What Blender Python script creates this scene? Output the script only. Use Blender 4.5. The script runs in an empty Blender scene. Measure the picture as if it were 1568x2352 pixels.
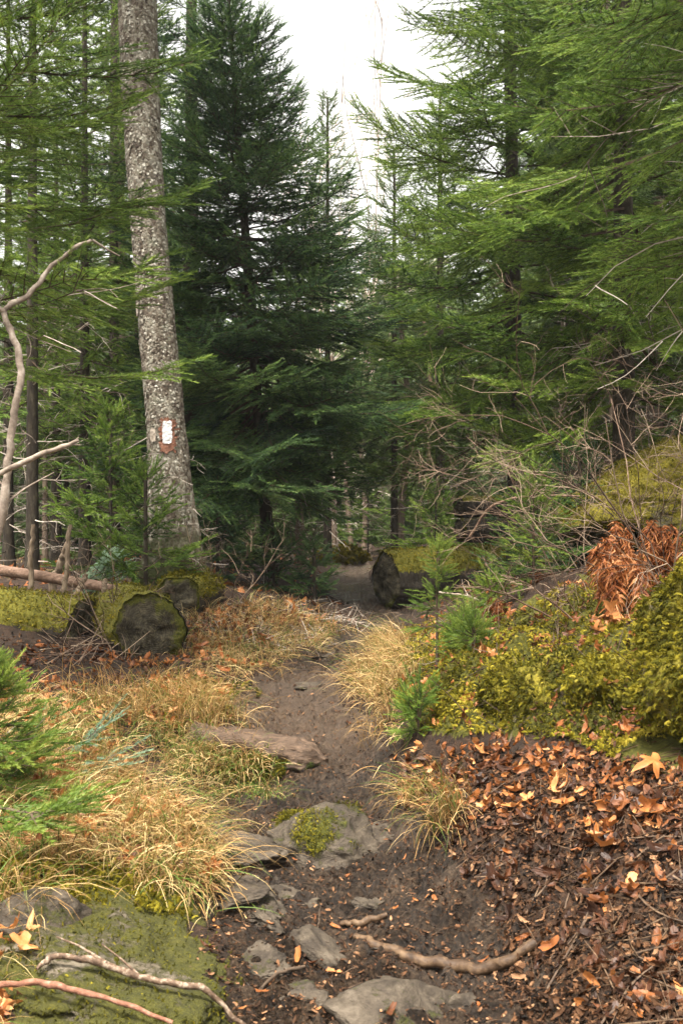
import bpy, bmesh, math, random
import numpy as np
from mathutils import Vector, Matrix
R = math.radians
SC = bpy.context.scene
COL = SC.collection

# ------------------------------------------------------------------ camera, sky, sun, exposure
HC = 1.05                       # camera height above the trail at its feet
F, CX, HY = 2525.0, 784.0, 1176.0   # pinhole numbers of the photograph (1568 px wide scale)
cd = bpy.data.cameras.new('camera'); cam = bpy.data.objects.new('camera', cd); COL.objects.link(cam)
cam.location = (0, 0, HC); cam.rotation_euler = (R(90), 0, 0)
cd.sensor_fit = 'VERTICAL'; cd.sensor_height = 36.0
cd.lens = 18.0 / math.tan(math.atan(HY / F))
cd.clip_start = 0.05; cd.clip_end = 2000
cd.dof.use_dof = True; cd.dof.focus_distance = 5.2; cd.dof.aperture_fstop = 11.0
SC.camera = cam

SUN_EL, SUN_AZ = 70.0, 205.0     # azimuth: degrees to the right of straight ahead
w = bpy.data.worlds.new('World'); SC.world = w; w.use_nodes = True
nt = w.node_tree; nt.nodes.clear()
out = nt.nodes.new('ShaderNodeOutputWorld'); bg = nt.nodes.new('ShaderNodeBackground')
sky = nt.nodes.new('ShaderNodeTexSky'); sky.sky_type = 'NISHITA'; sky.sun_disc = False
sky.sun_elevation = R(SUN_EL); sky.sun_rotation = R(SUN_AZ); sky.air_density = 1.6; sky.dust_density = 6.0; sky.ozone_density = 1.0
hs = nt.nodes.new('ShaderNodeHueSaturation'); hs.inputs['Saturation'].default_value = 0.12
nt.links.new(sky.outputs[0], hs.inputs['Color']); wm = nt.nodes.new('ShaderNodeMix'); wm.data_type = 'RGBA'; wm.blend_type = 'MULTIPLY'; wm.inputs[0].default_value = 1.0; wm.inputs[7].default_value = (1.0, 0.965, 0.90, 1)
nt.links.new(hs.outputs[0], wm.inputs[6]); nt.links.new(wm.outputs[2], bg.inputs['Color'])
bg.inputs['Strength'].default_value = 0.08
nt.links.new(bg.outputs[0], out.inputs[0])

sl = bpy.data.lights.new('sun', 'SUN'); sl.energy = 1.5; sl.angle = R(12); sl.color = (1.0, 0.93, 0.82)
so = bpy.data.objects.new('sun', sl); COL.objects.link(so)
_sd = Vector((math.sin(R(SUN_AZ)) * math.cos(R(SUN_EL)), math.cos(R(SUN_AZ)) * math.cos(R(SUN_EL)), math.sin(R(SUN_EL))))
so.rotation_euler = _sd.to_track_quat('Z', 'Y').to_euler()
SC.view_settings.view_transform = 'Standard'; SC.view_settings.look = 'None'
SC.view_settings.gamma = 1.0; SC.view_settings.use_curve_mapping = False
SC.view_settings.exposure = 2.58
SC.cycles.max_bounces = 6; SC.cycles.diffuse_bounces = 3; SC.cycles.transmission_bounces = 3
SC.cycles.transparent_max_bounces = 4
SC.cycles.use_denoising = True

# ------------------------------------------------------------------ helpers
def P(px, py, d):
    """a point of the place seen at photo position px, py and d metres ahead"""
    return np.array([(px - CX) / F * d, d, HC - (py - HY) / F * d])

def topx(x, y, z):
    yy = np.maximum(y, 0.3)
    return CX + F * x / yy, HY + F * (HC - z) / yy

def norm(a):
    return a / np.maximum(np.linalg.norm(a, axis=-1, keepdims=True), 1e-9)

def _h(ix, iy, iz, s):
    h = (ix * 73856093) ^ (iy * 19349663) ^ (iz * 83492791) ^ (s * 2654435)
    h = h & 0xffffffff
    h = ((h ^ (h >> 15)) * 2246822519) & 0xffffffff
    h = ((h ^ (h >> 13)) * 3266489917) & 0xffffffff
    h = h ^ (h >> 16)
    return h.astype(np.float64) / 4294967295.0

def vnoise(p, s=0):
    p = np.asarray(p, float); i = np.floor(p).astype(np.int64); f = p - i; f = f * f * (3 - 2 * f)
    x, y, z = i[:, 0], i[:, 1], i[:, 2]; fx, fy, fz = f[:, 0], f[:, 1], f[:, 2]
    r = 0
    for dx in (0, 1):
        wx = fx if dx else 1 - fx
        for dy in (0, 1):
            wy = fy if dy else 1 - fy
            for dz in (0, 1):
                wz = fz if dz else 1 - fz
                r = r + wx * wy * wz * _h(x + dx, y + dy, z + dz, s)
    return r * 2 - 1

def fbm(p, o=4, s=0, g=0.5):
    r = 0; a = 1.0; p = np.asarray(p, float)
    for k in range(o):
        r = r + a * vnoise(p * (2.03 ** k), s + k * 17); a *= g
    return r

def sstep(a, b, x):
    t = np.clip((x - a) / (b - a), 0, 1); return t * t * (3 - 2 * t)

def inpoly(px, py, poly):
    c = np.zeros(px.shape, bool); n = len(poly); j = n - 1
    for i in range(n):
        xi, yi = poly[i]; xj, yj = poly[j]
        if yi != yj:
            c ^= ((yi > py) != (yj > py)) & (px < (xj - xi) * (py - yi) / (yj - yi) + xi)
        j = i
    return c

class MB:
    """collects vertices, triangles and quads and links them as ONE mesh object"""
    def __init__(s): s.V = []; s.T = []; s.Q = []; s.mt = []; s.mq = []; s.ti = []; s.mo = []; s.n = 0
    def add(s, v, f, mat=0, tint=0.5, moss=0.0):
        v = np.asarray(v, float).reshape(-1, 3); f = np.asarray(f, np.int64)
        if len(v) == 0 or len(f) == 0: return
        if f.shape[1] == 3: s.T.append(f + s.n); s.mt.append(np.full(len(f), mat))
        else: s.Q.append(f + s.n); s.mq.append(np.full(len(f), mat))
        s.V.append(v); s.n += len(v)
        s.ti.append(np.broadcast_to(np.asarray(tint, float), (len(v),)).copy())
        s.mo.append(np.broadcast_to(np.asarray(moss, float), (len(v),)).copy())
    def mesh(s, name, mats, smooth=False):
        V = np.concatenate(s.V).astype(np.float32)
        T = np.concatenate(s.T) if s.T else np.zeros((0, 3), np.int64)
        Q = np.concatenate(s.Q) if s.Q else np.zeros((0, 4), np.int64)
        me = bpy.data.meshes.new(name)
        me.vertices.add(len(V)); me.vertices.foreach_set('co', V.ravel())
        nl = T.size + Q.size
        me.loops.add(nl); me.loops.foreach_set('vertex_index', np.concatenate([T.ravel(), Q.ravel()]).astype(np.int32))
        st = np.concatenate([np.arange(len(T)) * 3, T.size + np.arange(len(Q)) * 4]).astype(np.int32)
        me.polygons.add(len(st)); me.polygons.foreach_set('loop_start', st)
        mi = np.concatenate(s.mt + s.mq).astype(np.int32)
        me.polygons.foreach_set('material_index', mi)
        me.polygons.foreach_set('use_smooth', np.full(len(st), bool(smooth)))
        a = me.attributes.new('tint', 'FLOAT', 'POINT'); a.data.foreach_set('value', np.concatenate(s.ti).astype(np.float32))
        a = me.attributes.new('moss', 'FLOAT', 'POINT'); a.data.foreach_set('value', np.concatenate(s.mo).astype(np.float32))
        for m in mats: me.materials.append(m)
        me.update(calc_edges=True); me.validate()
        return me
    def build(s, name, mats, parent=None, smooth=False, loc=None):
        if not isinstance(mats, (list, tuple)): mats = [mats]
        if loc is not None: s.V = [v - np.asarray(loc) for v in s.V]
        o = bpy.data.objects.new(name, s.mesh(name, mats, smooth)); COL.objects.link(o)
        if parent is not None: o.parent = parent
        if loc is not None: o.location = tuple(float(c) for c in loc)
        return o

def tag(o, label=None, cat=None, group=None, kind=None):
    if label: o['label'] = label
    if cat: o['category'] = cat
    if group: o['group'] = group
    if kind: o['kind'] = kind
    return o

def empty(name, loc, label, cat, group=None):
    o = bpy.data.objects.new(name, None); COL.objects.link(o); o.location = tuple(float(c) for c in loc)
    o.empty_display_size = 0.1
    return tag(o, label, cat, group)

def copy_thing(o, loc, rz=0, sc=1.0, label=None, group=None):
    c = o.copy(); COL.objects.link(c); c.location = tuple(float(k) for k in loc); c.rotation_euler = (0, 0, rz); c.scale = (sc, sc, sc)
    if label: c['label'] = label
    if group: c['group'] = group
    for ch in list(o.children):
        k = ch.copy(); COL.objects.link(k); k.parent = c
    return c

def tubes(PT, RR, sides=4, cap=False):
    """PT (N,K,3) centre lines, RR (N,K) radii"""
    PT = np.asarray(PT, float); RR = np.asarray(RR, float); N, K, _ = PT.shape
    T = norm(np.gradient(PT, axis=1))
    d = norm(PT[:, -1] - PT[:, 0]); ref = np.zeros((N, 3)); ref[np.arange(N), np.argmin(np.abs(d), axis=1)] = 1
    A = norm(np.cross(T, ref[:, None, :])); B = np.cross(T, A)
    th = np.arange(sides) / sides * 2 * np.pi
    V = PT[:, :, None, :] + RR[:, :, None, None] * (np.cos(th)[None, None, :, None] * A[:, :, None, :] + np.sin(th)[None, None, :, None] * B[:, :, None, :])
    k, j = np.meshgrid(np.arange(K - 1), np.arange(sides), indexing='ij'); j2 = (j + 1) % sides
    q = np.stack([k * sides + j, k * sides + j2, (k + 1) * sides + j2, (k + 1) * sides + j], -1).reshape(-1, 4)
    q = (q[None] + (np.arange(N) * K * sides)[:, None, None]).reshape(-1, 4)
    return V.reshape(-1, 3), q

def resample(pts, k):
    pts = np.asarray(pts, float); s = np.concatenate([[0], np.cumsum(np.linalg.norm(np.diff(pts, axis=0), axis=1))])
    t = np.linspace(0, s[-1], k)
    return np.stack([np.interp(t, s, pts[:, i]) for i in range(3)], 1)

def smooth_line(pts, k):
    """Catmull-Rom through pts"""
    p = np.asarray(pts, float); n = len(p); p = np.vstack([2 * p[0] - p[1], p, 2 * p[-1] - p[-2]])
    o = []
    for t in np.linspace(0, n - 1 - 1e-6, k):
        i = int(t); f = t - i; a, b, c, d = p[i], p[i + 1], p[i + 2], p[i + 3]
        o.append(0.5 * (2 * b + (c - a) * f + (2 * a - 5 * b + 4 * c - d) * f * f + (3 * b - a - 3 * c + d) * f ** 3))
    return np.array(o)

def inst(T, Fc, O, X, Y, Z):
    """template verts T (K,3), faces, at frames O with scaled axes X,Y,Z (N,3)"""
    V = O[:, None, :] + T[None, :, 0, None] * X[:, None, :] + T[None, :, 1, None] * Y[:, None, :] + T[None, :, 2, None] * Z[:, None, :]
    f = (Fc[None] + (np.arange(len(O)) * len(T))[:, None, None]).reshape(-1, Fc.shape[1])
    return V.reshape(-1, 3), f

# ------------------------------------------------------------------ materials
def newmat(name):
    m = bpy.data.materials.new(name); m.use_nodes = True; t = m.node_tree; t.nodes.clear()
    o = t.nodes.new('ShaderNodeOutputMaterial'); return m, t, o

def ramp(t, src, stops):
    r = t.nodes.new('ShaderNodeValToRGB'); e = r.color_ramp.elements
    e[0].position = stops[0][0]; e[0].color = (*stops[0][1], 1); e[1].position = stops[-1][0]; e[1].color = (*stops[-1][1], 1)
    for p, c in stops[1:-1]:
        k = e.new(p); k.color = (*c, 1)
    t.links.new(src, r.inputs[0]); return r.outputs[0]

def noise(t, co, scale, detail=6, rough=0.6, dist=0.0):
    n = t.nodes.new('ShaderNodeTexNoise'); n.inputs['Scale'].default_value = scale; n.inputs['Detail'].default_value = detail
    n.inputs['Roughness'].default_value = rough; n.inputs['Distortion'].default_value = dist
    t.links.new(co, n.inputs['Vector']); return n.outputs['Fac']

def mapped(t, co, sc):
    m = t.nodes.new('ShaderNodeMapping'); m.inputs['Scale'].default_value = sc; t.links.new(co, m.inputs['Vector']); return m.outputs[0]

def mix(t, fac, a, b, mode='MIX'):
    m = t.nodes.new('ShaderNodeMix'); m.data_type = 'RGBA'; m.blend_type = mode
    for k, v in ((0, fac), (6, a), (7, b)):
        if isinstance(v, (int, float)): m.inputs[k].default_value = v
        elif isinstance(v, tuple): m.inputs[k].default_value = (*v, 1)
        else: t.links.new(v, m.inputs[k])
    return m.outputs[2]

def mth(t, op, a, b=0.0, clamp=False):
    m = t.nodes.new('ShaderNodeMath'); m.operation = op; m.use_clamp = clamp
    for k, v in ((0, a), (1, b)):
        if isinstance(v, (int, float)): m.inputs[k].default_value = v
        else: t.links.new(v, m.inputs[k])
    return m.outputs[0]

def attr(t, name):
    a = t.nodes.new('ShaderNodeAttribute'); a.attribute_name = name; return a.outputs['Fac']

def bump(t, h, strength, dist):
    b = t.nodes.new('ShaderNodeBump'); b.inputs['Strength'].default_value = strength; b.inputs['Distance'].default_value = dist
    t.links.new(h, b.inputs['Height']); return b.outputs[0]

def principled(t, o, col, rough=0.8, nrm=None, spec=0.3):
    p = t.nodes.new('ShaderNodeBsdfPrincipled')
    if isinstance(col, tuple): p.inputs['Base Color'].default_value = (*col, 1)
    else: t.links.new(col, p.inputs['Base Color'])
    if isinstance(rough, (int, float)): p.inputs['Roughness'].default_value = rough
    else: t.links.new(rough, p.inputs['Roughness'])
    p.inputs['Specular IOR Level'].default_value = spec
    if nrm is not None: t.links.new(nrm, p.inputs['Normal'])
    if o is not None: t.links.new(p.outputs[0], o.inputs[0])
    return p.outputs[0]

def objco(t):
    c = t.nodes.new('ShaderNodeTexCoord'); return c.outputs['Object']

def leafmat(name, stops, trans=0.3, rough=0.55, spec=0.3, nscale=0.0):
    """thin plant matter: colour by the per-piece tint, some light passing through"""
    m, t, o = newmat(name)
    a = attr(t, 'tint')
    if nscale:
        a = mth(t, 'ADD', a, mth(t, 'MULTIPLY', mth(t, 'SUBTRACT', noise(t, objco(t), nscale, 3), 0.5), 0.7))
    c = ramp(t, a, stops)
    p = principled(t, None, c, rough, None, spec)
    tr = t.nodes.new('ShaderNodeBsdfTranslucent'); t.links.new(c, tr.inputs[0])
    ms = t.nodes.new('ShaderNodeMixShader'); ms.inputs[0].default_value = trans
    t.links.new(p, ms.inputs[1]); t.links.new(tr.outputs[0], ms.inputs[2]); t.links.new(ms.outputs[0], o.inputs[0])
    return m

def rockmat(name, stops, mossc, stretch=(1, 1, 1), scale=14, rough=0.7, mossrough=0.95):
    m, t, o = newmat(name); co = objco(t)
    n1 = noise(t, mapped(t, co, stretch), scale, 8, 0.65, 0.3); n2 = noise(t, co, scale * 6, 5, 0.7)
    rc = ramp(t, mth(t, 'ADD', mth(t, 'MULTIPLY', n1, 0.7), mth(t, 'MULTIPLY', n2, 0.3)), stops)
    mc = ramp(t, noise(t, co, 45, 5, 0.7), mossc)
    f = mth(t, 'ADD', attr(t, 'moss'), mth(t, 'MULTIPLY', mth(t, 'SUBTRACT', noise(t, co, 30, 6, 0.75), 0.5), 1.3))
    ff = ramp(t, f, [(0.42, (0, 0, 0)), (0.6, (1, 1, 1))])
    col = mix(t, ff, rc, mc)
    h = mth(t, 'ADD', mth(t, 'MULTIPLY', n1, 1.0), mth(t, 'ADD', mth(t, 'MULTIPLY', n2, 0.35), mth(t, 'MULTIPLY', ff, mth(t, 'MULTIPLY', noise(t, co, 160, 3, 0.7), 0.7))))
    principled(t, o, col, mix(t, ff, (rough,) * 3, (mossrough,) * 3), bump(t, h, 0.9, 0.02), 0.35)
    return m

def woodmat(name, stops, stretch=(1, 1, 1), scale=12, rough=0.8, bs=0.6, bd=0.01, tintamt=0.0):
    m, t, o = newmat(name); co = objco(t)
    n = noise(t, mapped(t, co, stretch), scale, 7, 0.65, 0.2)
    v = mth(t, 'ADD', n, mth(t, 'MULTIPLY', mth(t, 'SUBTRACT', attr(t, 'tint'), 0.5), tintamt)) if tintamt else n
    principled(t, o, ramp(t, v, stops), rough, bump(t, n, bs, bd), 0.25)
    return m

M = {}
GREEN = [(0.0, (0.010, 0.024, 0.005)), (0.3, (0.034, 0.074, 0.011)), (0.6, (0.112, 0.190, 0.024)), (1.0, (0.27, 0.36, 0.06))]
DEEP = [(0.0, (0.010, 0.026, 0.014)), (0.35, (0.030, 0.068, 0.028)), (0.68, (0.085, 0.158, 0.044)), (1.0, (0.21, 0.31, 0.075))]
PALEG = [(0.0, (0.035, 0.075, 0.035)), (0.5, (0.075, 0.14, 0.06)), (1.0, (0.17, 0.25, 0.11))]
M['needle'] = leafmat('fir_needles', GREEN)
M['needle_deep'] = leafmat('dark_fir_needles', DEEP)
M['needle_haze_tint'] = leafmat('haze_tinted_far_needles', [(0, (0.032, 0.060, 0.020)), (0.5, (0.095, 0.15, 0.042)), (1, (0.23, 0.30, 0.09))])  # far needles made paler: light and haze mixed into the colour
M['needle_fresh'] = leafmat('sapling_needles', [(0, (0.032, 0.062, 0.010)), (0.5, (0.09, 0.15, 0.018)), (1, (0.25, 0.31, 0.05))])
M['sprig'] = leafmat('pale_sprig_needles', [(0, (0.10, 0.17, 0.11)), (0.5, (0.22, 0.33, 0.22)), (1, (0.42, 0.55, 0.38))])
M['twig'] = woodmat('brown_twig', [(0.2, (0.035, 0.024, 0.016)), (0.8, (0.11, 0.075, 0.05))], scale=30)
M['twig_pale'] = woodmat('weathered_twig', [(0.25, (0.07, 0.052, 0.038)), (0.5, (0.24, 0.19, 0.15)), (0.75, (0.50, 0.44, 0.375))], scale=18, tintamt=0.7)
M['twig_shrub'] = woodmat('brown_shrub_twig', [(0.15, (0.03, 0.018, 0.012)), (0.5, (0.10, 0.06, 0.04)), (0.9, (0.32, 0.24, 0.17))], scale=18, tintamt=0.8)
M['twig_pink'] = woodmat('glare_paled_birch_twig', [(0.2, (0.36, 0.27, 0.22)), (0.8, (0.58, 0.47, 0.40))], scale=18)  # pinkish twigs, colour paled to copy bleaching by the bright sky
M['bark_dark'] = woodmat('dark_spruce_bark', [(0.25, (0.016, 0.013, 0.010)), (0.5, (0.045, 0.036, 0.026)), (0.8, (0.12, 0.10, 0.07))], (1, 1, 0.35), 26, 0.9, 0.8, 0.02)
M['bark_mid'] = woodmat('brown_spruce_bark', [(0.25, (0.07, 0.05, 0.036)), (0.5, (0.17, 0.125, 0.09)), (0.8, (0.32, 0.26, 0.20))], (1, 1, 0.35), 24, 0.9, 0.8, 0.02)  # brown bark, colour brightened to put light on the dim far stems
M['pole'] = woodmat('barkless_wood', [(0.25, (0.045, 0.026, 0.017)), (0.45, (0.13, 0.078, 0.052)), (0.6, (0.22, 0.14, 0.10)), (0.8, (0.34, 0.24, 0.18))], (2.2, 9, 9), 7, 0.75, 0.5, 0.006)
M['snag'] = woodmat('grey_snag_wood', [(0.25, (0.055, 0.04, 0.026)), (0.5, (0.17, 0.125, 0.085)), (0.8, (0.34, 0.265, 0.19))], (8, 8, 1.2), 9, 0.8, 0.6, 0.006)
M['stick'] = woodmat('wet_stick', [(0.25, (0.016, 0.010, 0.006)), (0.45, (0.055, 0.032, 0.018)), (0.6, (0.11, 0.068, 0.038)), (0.8, (0.19, 0.125, 0.072))], (1, 1, 1), 34, 0.6, 0.6, 0.006)
M['birch_stick'] = woodmat('lichen_birch_stick', [(0.3, (0.03, 0.018, 0.012)), (0.5, (0.12, 0.075, 0.048)), (0.6, (0.27, 0.21, 0.155)), (0.8, (0.42, 0.36, 0.29))], (1, 1, 1), 60, 0.7, 0.7, 0.004)
M['straw'] = leafmat('dry_grass_blades', [(0.0, (0.035, 0.018, 0.007)), (0.25, (0.15, 0.08, 0.028)), (0.55, (0.42, 0.255, 0.092)), (0.8, (0.68, 0.51, 0.25)), (0.88, (0.13, 0.18, 0.032)), (1.0, (0.085, 0.16, 0.022))], 0.25, 0.6)
M['leaf'] = leafmat('dead_leaves', [(0.0, (0.025, 0.010, 0.005)), (0.3, (0.095, 0.033, 0.012)), (0.6, (0.29, 0.098, 0.025)), (0.85, (0.45, 0.185, 0.058)), (1.0, (0.56, 0.29, 0.12))], 0.2, 0.5, 0.35, 30)
M['chip'] = leafmat('forest_debris', [(0.0, (0.006, 0.004, 0.003)), (0.4, (0.036, 0.018, 0.0095)), (0.75, (0.115, 0.055, 0.026)), (1.0, (0.27, 0.15, 0.08))], 0.0, 0.8, 0.15)
M['fern'] = leafmat('rusty_fern', [(0.0, (0.035, 0.011, 0.004)), (0.4, (0.15, 0.042, 0.012)), (0.75, (0.31, 0.105, 0.028)), (1.0, (0.50, 0.24, 0.10))], 0.3, 0.6)
M['moss'] = leafmat('feather_moss', [(0.0, (0.025, 0.026, 0.004)), (0.35, (0.085, 0.082, 0.008)), (0.7, (0.235, 0.195, 0.015)), (1.0, (0.42, 0.34, 0.045))], 0.3, 0.8, 0.15)
MOSSC = [(0.25, (0.035, 0.045, 0.006)), (0.5, (0.10, 0.11, 0.012)), (0.8, (0.22, 0.21, 0.03))]
M['rock'] = rockmat('schist_rock', [(0.25, (0.018, 0.014, 0.010)), (0.42, (0.034, 0.025, 0.017)), (0.55, (0.075, 0.058, 0.040)), (0.66, (0.13, 0.105, 0.078)), (0.85, (0.24, 0.205, 0.16))], [(0.25, (0.018, 0.022, 0.004)), (0.5, (0.062, 0.066, 0.008)), (0.8, (0.14, 0.135, 0.018))], (1, 1, 3.0))
M['slab'] = rockmat('mossy_slab_rock', [(0.25, (0.035, 0.028, 0.019)), (0.5, (0.105, 0.084, 0.056)), (0.8, (0.26, 0.225, 0.175))], [(0.25, (0.022, 0.024, 0.004)), (0.55, (0.060, 0.058, 0.007)), (0.85, (0.115, 0.102, 0.014))], (1, 1, 2), 9)
M['boulder'] = rockmat('moss_boulder', [(0.25, (0.03, 0.026, 0.014)), (0.5, (0.085, 0.07, 0.036)), (0.75, (0.22, 0.175, 0.105))], [(0.25, (0.06, 0.058, 0.006)), (0.5, (0.19, 0.16, 0.015)), (0.8, (0.38, 0.31, 0.04))], (3, 3, 0.7), 12)
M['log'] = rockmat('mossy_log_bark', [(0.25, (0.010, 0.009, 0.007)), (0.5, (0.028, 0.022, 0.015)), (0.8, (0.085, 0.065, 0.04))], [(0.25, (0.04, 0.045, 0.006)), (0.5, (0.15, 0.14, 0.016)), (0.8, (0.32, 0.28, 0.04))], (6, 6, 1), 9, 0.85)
M['cut'] = rockmat('weathered_cut_wood', [(0.25, (0.008, 0.007, 0.005)), (0.45, (0.024, 0.020, 0.012)), (0.6, (0.05, 0.042, 0.024)), (0.8, (0.11, 0.092, 0.055))], [(0.25, (0.02, 0.024, 0.004)), (0.5, (0.06, 0.064, 0.008)), (0.8, (0.14, 0.13, 0.018))], (1, 1, 1), 16, 0.8)
def cutmat():
    m, t, o = newmat('sawn_log_end'); co = objco(t); n = noise(t, co, 14, 6, 0.7); n2 = noise(t, co, 60, 5, 0.7)
    ring = mth(t, 'SINE', mth(t, 'ADD', mth(t, 'MULTIPLY', attr(t, 'tint'), 105.0), mth(t, 'MULTIPLY', n, 9.0)))
    v = mth(t, 'ADD', mth(t, 'ADD', mth(t, 'MULTIPLY', ring, 0.028), mth(t, 'MULTIPLY', n, 0.6)), mth(t, 'MULTIPLY', n2, 0.4))
    c = ramp(t, v, [(0.3, (0.010, 0.009, 0.006)), (0.46, (0.036, 0.031, 0.020)), (0.58, (0.085, 0.072, 0.046)), (0.8, (0.17, 0.145, 0.095))])
    mc = ramp(t, n2, [(0.3, (0.025, 0.03, 0.005)), (0.6, (0.085, 0.085, 0.010)), (0.85, (0.17, 0.155, 0.02))])
    ff = ramp(t, mth(t, 'ADD', attr(t, 'moss'), mth(t, 'MULTIPLY', mth(t, 'SUBTRACT', noise(t, co, 20, 6, 0.75), 0.5), 1.3)), [(0.42, (0, 0, 0)), (0.62, (1, 1, 1))])
    principled(t, o, mix(t, ff, c, mc), 0.85, bump(t, mth(t, 'ADD', mth(t, 'MULTIPLY', ring, 0.07), mth(t, 'ADD', n, n2)), 0.9, 0.015), 0.2)
    return m
M['cut'] = cutmat()
M['step'] = rockmat('worn_step_wood', [(0.25, (0.022, 0.014, 0.009)), (0.45, (0.07, 0.044, 0.028)), (0.6, (0.13, 0.083, 0.053)), (0.8, (0.24, 0.155, 0.10))], [(0.25, (0.025, 0.045, 0.006)), (0.5, (0.08, 0.12, 0.014)), (0.8, (0.17, 0.22, 0.03))], (1, 9, 9), 7, 0.7)
def paintmat():
    m, t, o = newmat('white_blaze_paint'); co = objco(t)
    n = noise(t, co, 60, 6, 0.7)
    principled(t, o, ramp(t, n, [(0.25, (0.46, 0.42, 0.40)), (0.42, (0.78, 0.77, 0.78)), (0.8, (0.86, 0.86, 0.87))]), 0.6, bump(t, n, 0.6, 0.006))
    return m
M['paint'] = paintmat()
M['scar'] = woodmat('red_bark_scar', [(0.3, (0.10, 0.045, 0.028)), (0.55, (0.24, 0.11, 0.07)), (0.8, (0.42, 0.27, 0.20))], (1, 1, 1), 50, 0.85, 0.8, 0.008)
M['palescar'] = woodmat('pale_bark_scar', [(0.3, (0.24, 0.19, 0.145)), (0.8, (0.52, 0.46, 0.39))], (1, 1, 1), 40, 0.85, 0.6, 0.006)
def herobark():
    m, t, o = newmat('scaly_grey_bark'); co = objco(t)
    warp = t.nodes.new('ShaderNodeMix'); warp.data_type = 'VECTOR'
    v = t.nodes.new('ShaderNodeTexVoronoi'); v.inputs['Scale'].default_value = 46; t.links.new(mapped(t, co, (1, 1, 0.7)), v.inputs['Vector'])
    ve = t.nodes.new('ShaderNodeTexVoronoi'); ve.feature = 'DISTANCE_TO_EDGE'; ve.inputs['Scale'].default_value = 46; t.links.new(mapped(t, co, (1, 1, 0.7)), ve.inputs['Vector'])
    sep = t.nodes.new('ShaderNodeSeparateColor'); t.links.new(v.outputs['Color'], sep.inputs[0])
    big = noise(t, co, 5.5, 5, 0.65); fine = noise(t, co, 85, 5, 0.7)
    val = mth(t, 'ADD', mth(t, 'ADD', mth(t, 'MULTIPLY', sep.outputs[0], 0.30), mth(t, 'MULTIPLY', big, 0.55)), mth(t, 'MULTIPLY', mth(t, 'SUBTRACT', fine, 0.25), 0.42))
    val = mth(t, 'ADD', val, mth(t, 'MULTIPLY', mth(t, 'SUBTRACT', attr(t, 'tint'), 0.5), 0.6))
    col = ramp(t, val, [(0.25, (0.05, 0.036, 0.028)), (0.42, (0.12, 0.095, 0.072)), (0.56, (0.21, 0.185, 0.145)), (0.70, (0.31, 0.285, 0.235)), (0.9, (0.50, 0.475, 0.41))])
    col = mix(t, ramp(t, noise(t, co, 11, 6, 0.7), [(0.55, (0, 0, 0)), (0.72, (0.7, 0.7, 0.7))]), col, (0.26, 0.27, 0.20))
    gm = ramp(t, mth(t, 'ADD', attr(t, 'moss'), mth(t, 'MULTIPLY', mth(t, 'SUBTRACT', noise(t, co, 14, 6, 0.7), 0.5), 1.2)), [(0.4, (0, 0, 0)), (0.75, (1, 1, 1))])
    col = mix(t, gm, col, (0.055, 0.062, 0.022))
    h = mth(t, 'ADD', mth(t, 'MULTIPLY', ve.outputs['Distance'], 0.9), mth(t, 'MULTIPLY', fine, 0.5))
    principled(t, o, col, 0.9, bump(t, h, 0.9, 0.018), 0.2)
    return m
M['hero'] = herobark()
def groundmat():
    m, t, o = newmat('forest_soil'); co = objco(t)
    n = noise(t, co, 22, 8, 0.7); n2 = noise(t, co, 120, 5, 0.75)
    c = ramp(t, mth(t, 'ADD', mth(t, 'MULTIPLY', n, 0.6), mth(t, 'MULTIPLY', n2, 0.4)), [(0.3, (0.008, 0.005, 0.004)), (0.5, (0.026, 0.015, 0.009)), (0.62, (0.065, 0.035, 0.02)), (0.8, (0.13, 0.07, 0.036))])
    mc = ramp(t, noise(t, co, 60, 5, 0.7), [(0.3, (0.025, 0.028, 0.005)), (0.55, (0.075, 0.072, 0.010)), (0.8, (0.14, 0.128, 0.02))])
    ff = ramp(t, mth(t, 'ADD', attr(t, 'moss'), mth(t, 'MULTIPLY', mth(t, 'SUBTRACT', noise(t, co, 18, 6, 0.7), 0.5), 0.9)), [(0.4, (0, 0, 0)), (0.6, (1, 1, 1))])
    principled(t, o, mix(t, ff, c, mc), 0.85, bump(t, mth(t, 'ADD', n, mth(t, 'MULTIPLY', n2, 0.5)), 0.9, 0.02), 0.25)
    return m
M['soil'] = groundmat()
def mudmat():
    m, t, o = newmat('wet_trail_mud'); co = objco(t)
    n = noise(t, co, 9, 8, 0.65, 0.4); n2 = noise(t, co, 75, 7, 0.75); n3 = noise(t, co, 2.2, 4, 0.6)
    c = ramp(t, mth(t, 'ADD', mth(t, 'MULTIPLY', n, 0.4), mth(t, 'MULTIPLY', n2, 0.6)), [(0.38, (0.005, 0.0033, 0.0022)), (0.47, (0.021, 0.0135, 0.0085)), (0.55, (0.058, 0.038, 0.024)), (0.68, (0.17, 0.118, 0.078))])
    dry = ramp(t, attr(t, 'tint'), [(0.3, (0, 0, 0)), (0.7, (1, 1, 1))])
    c = mix(t, mth(t, 'MULTIPLY', dry, 0.45), c, (0.135, 0.092, 0.062))
    ro = ramp(t, n3, [(0.4, (0.16,) * 3), (0.6, (0.6,) * 3)])
    principled(t, o, c, ro, bump(t, mth(t, 'ADD', mth(t, 'MULTIPLY', n, 0.8), mth(t, 'MULTIPLY', n2, 0.7)), 1.0, 0.035), 0.38)
    return m
M['mud'] = mudmat()

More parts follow.
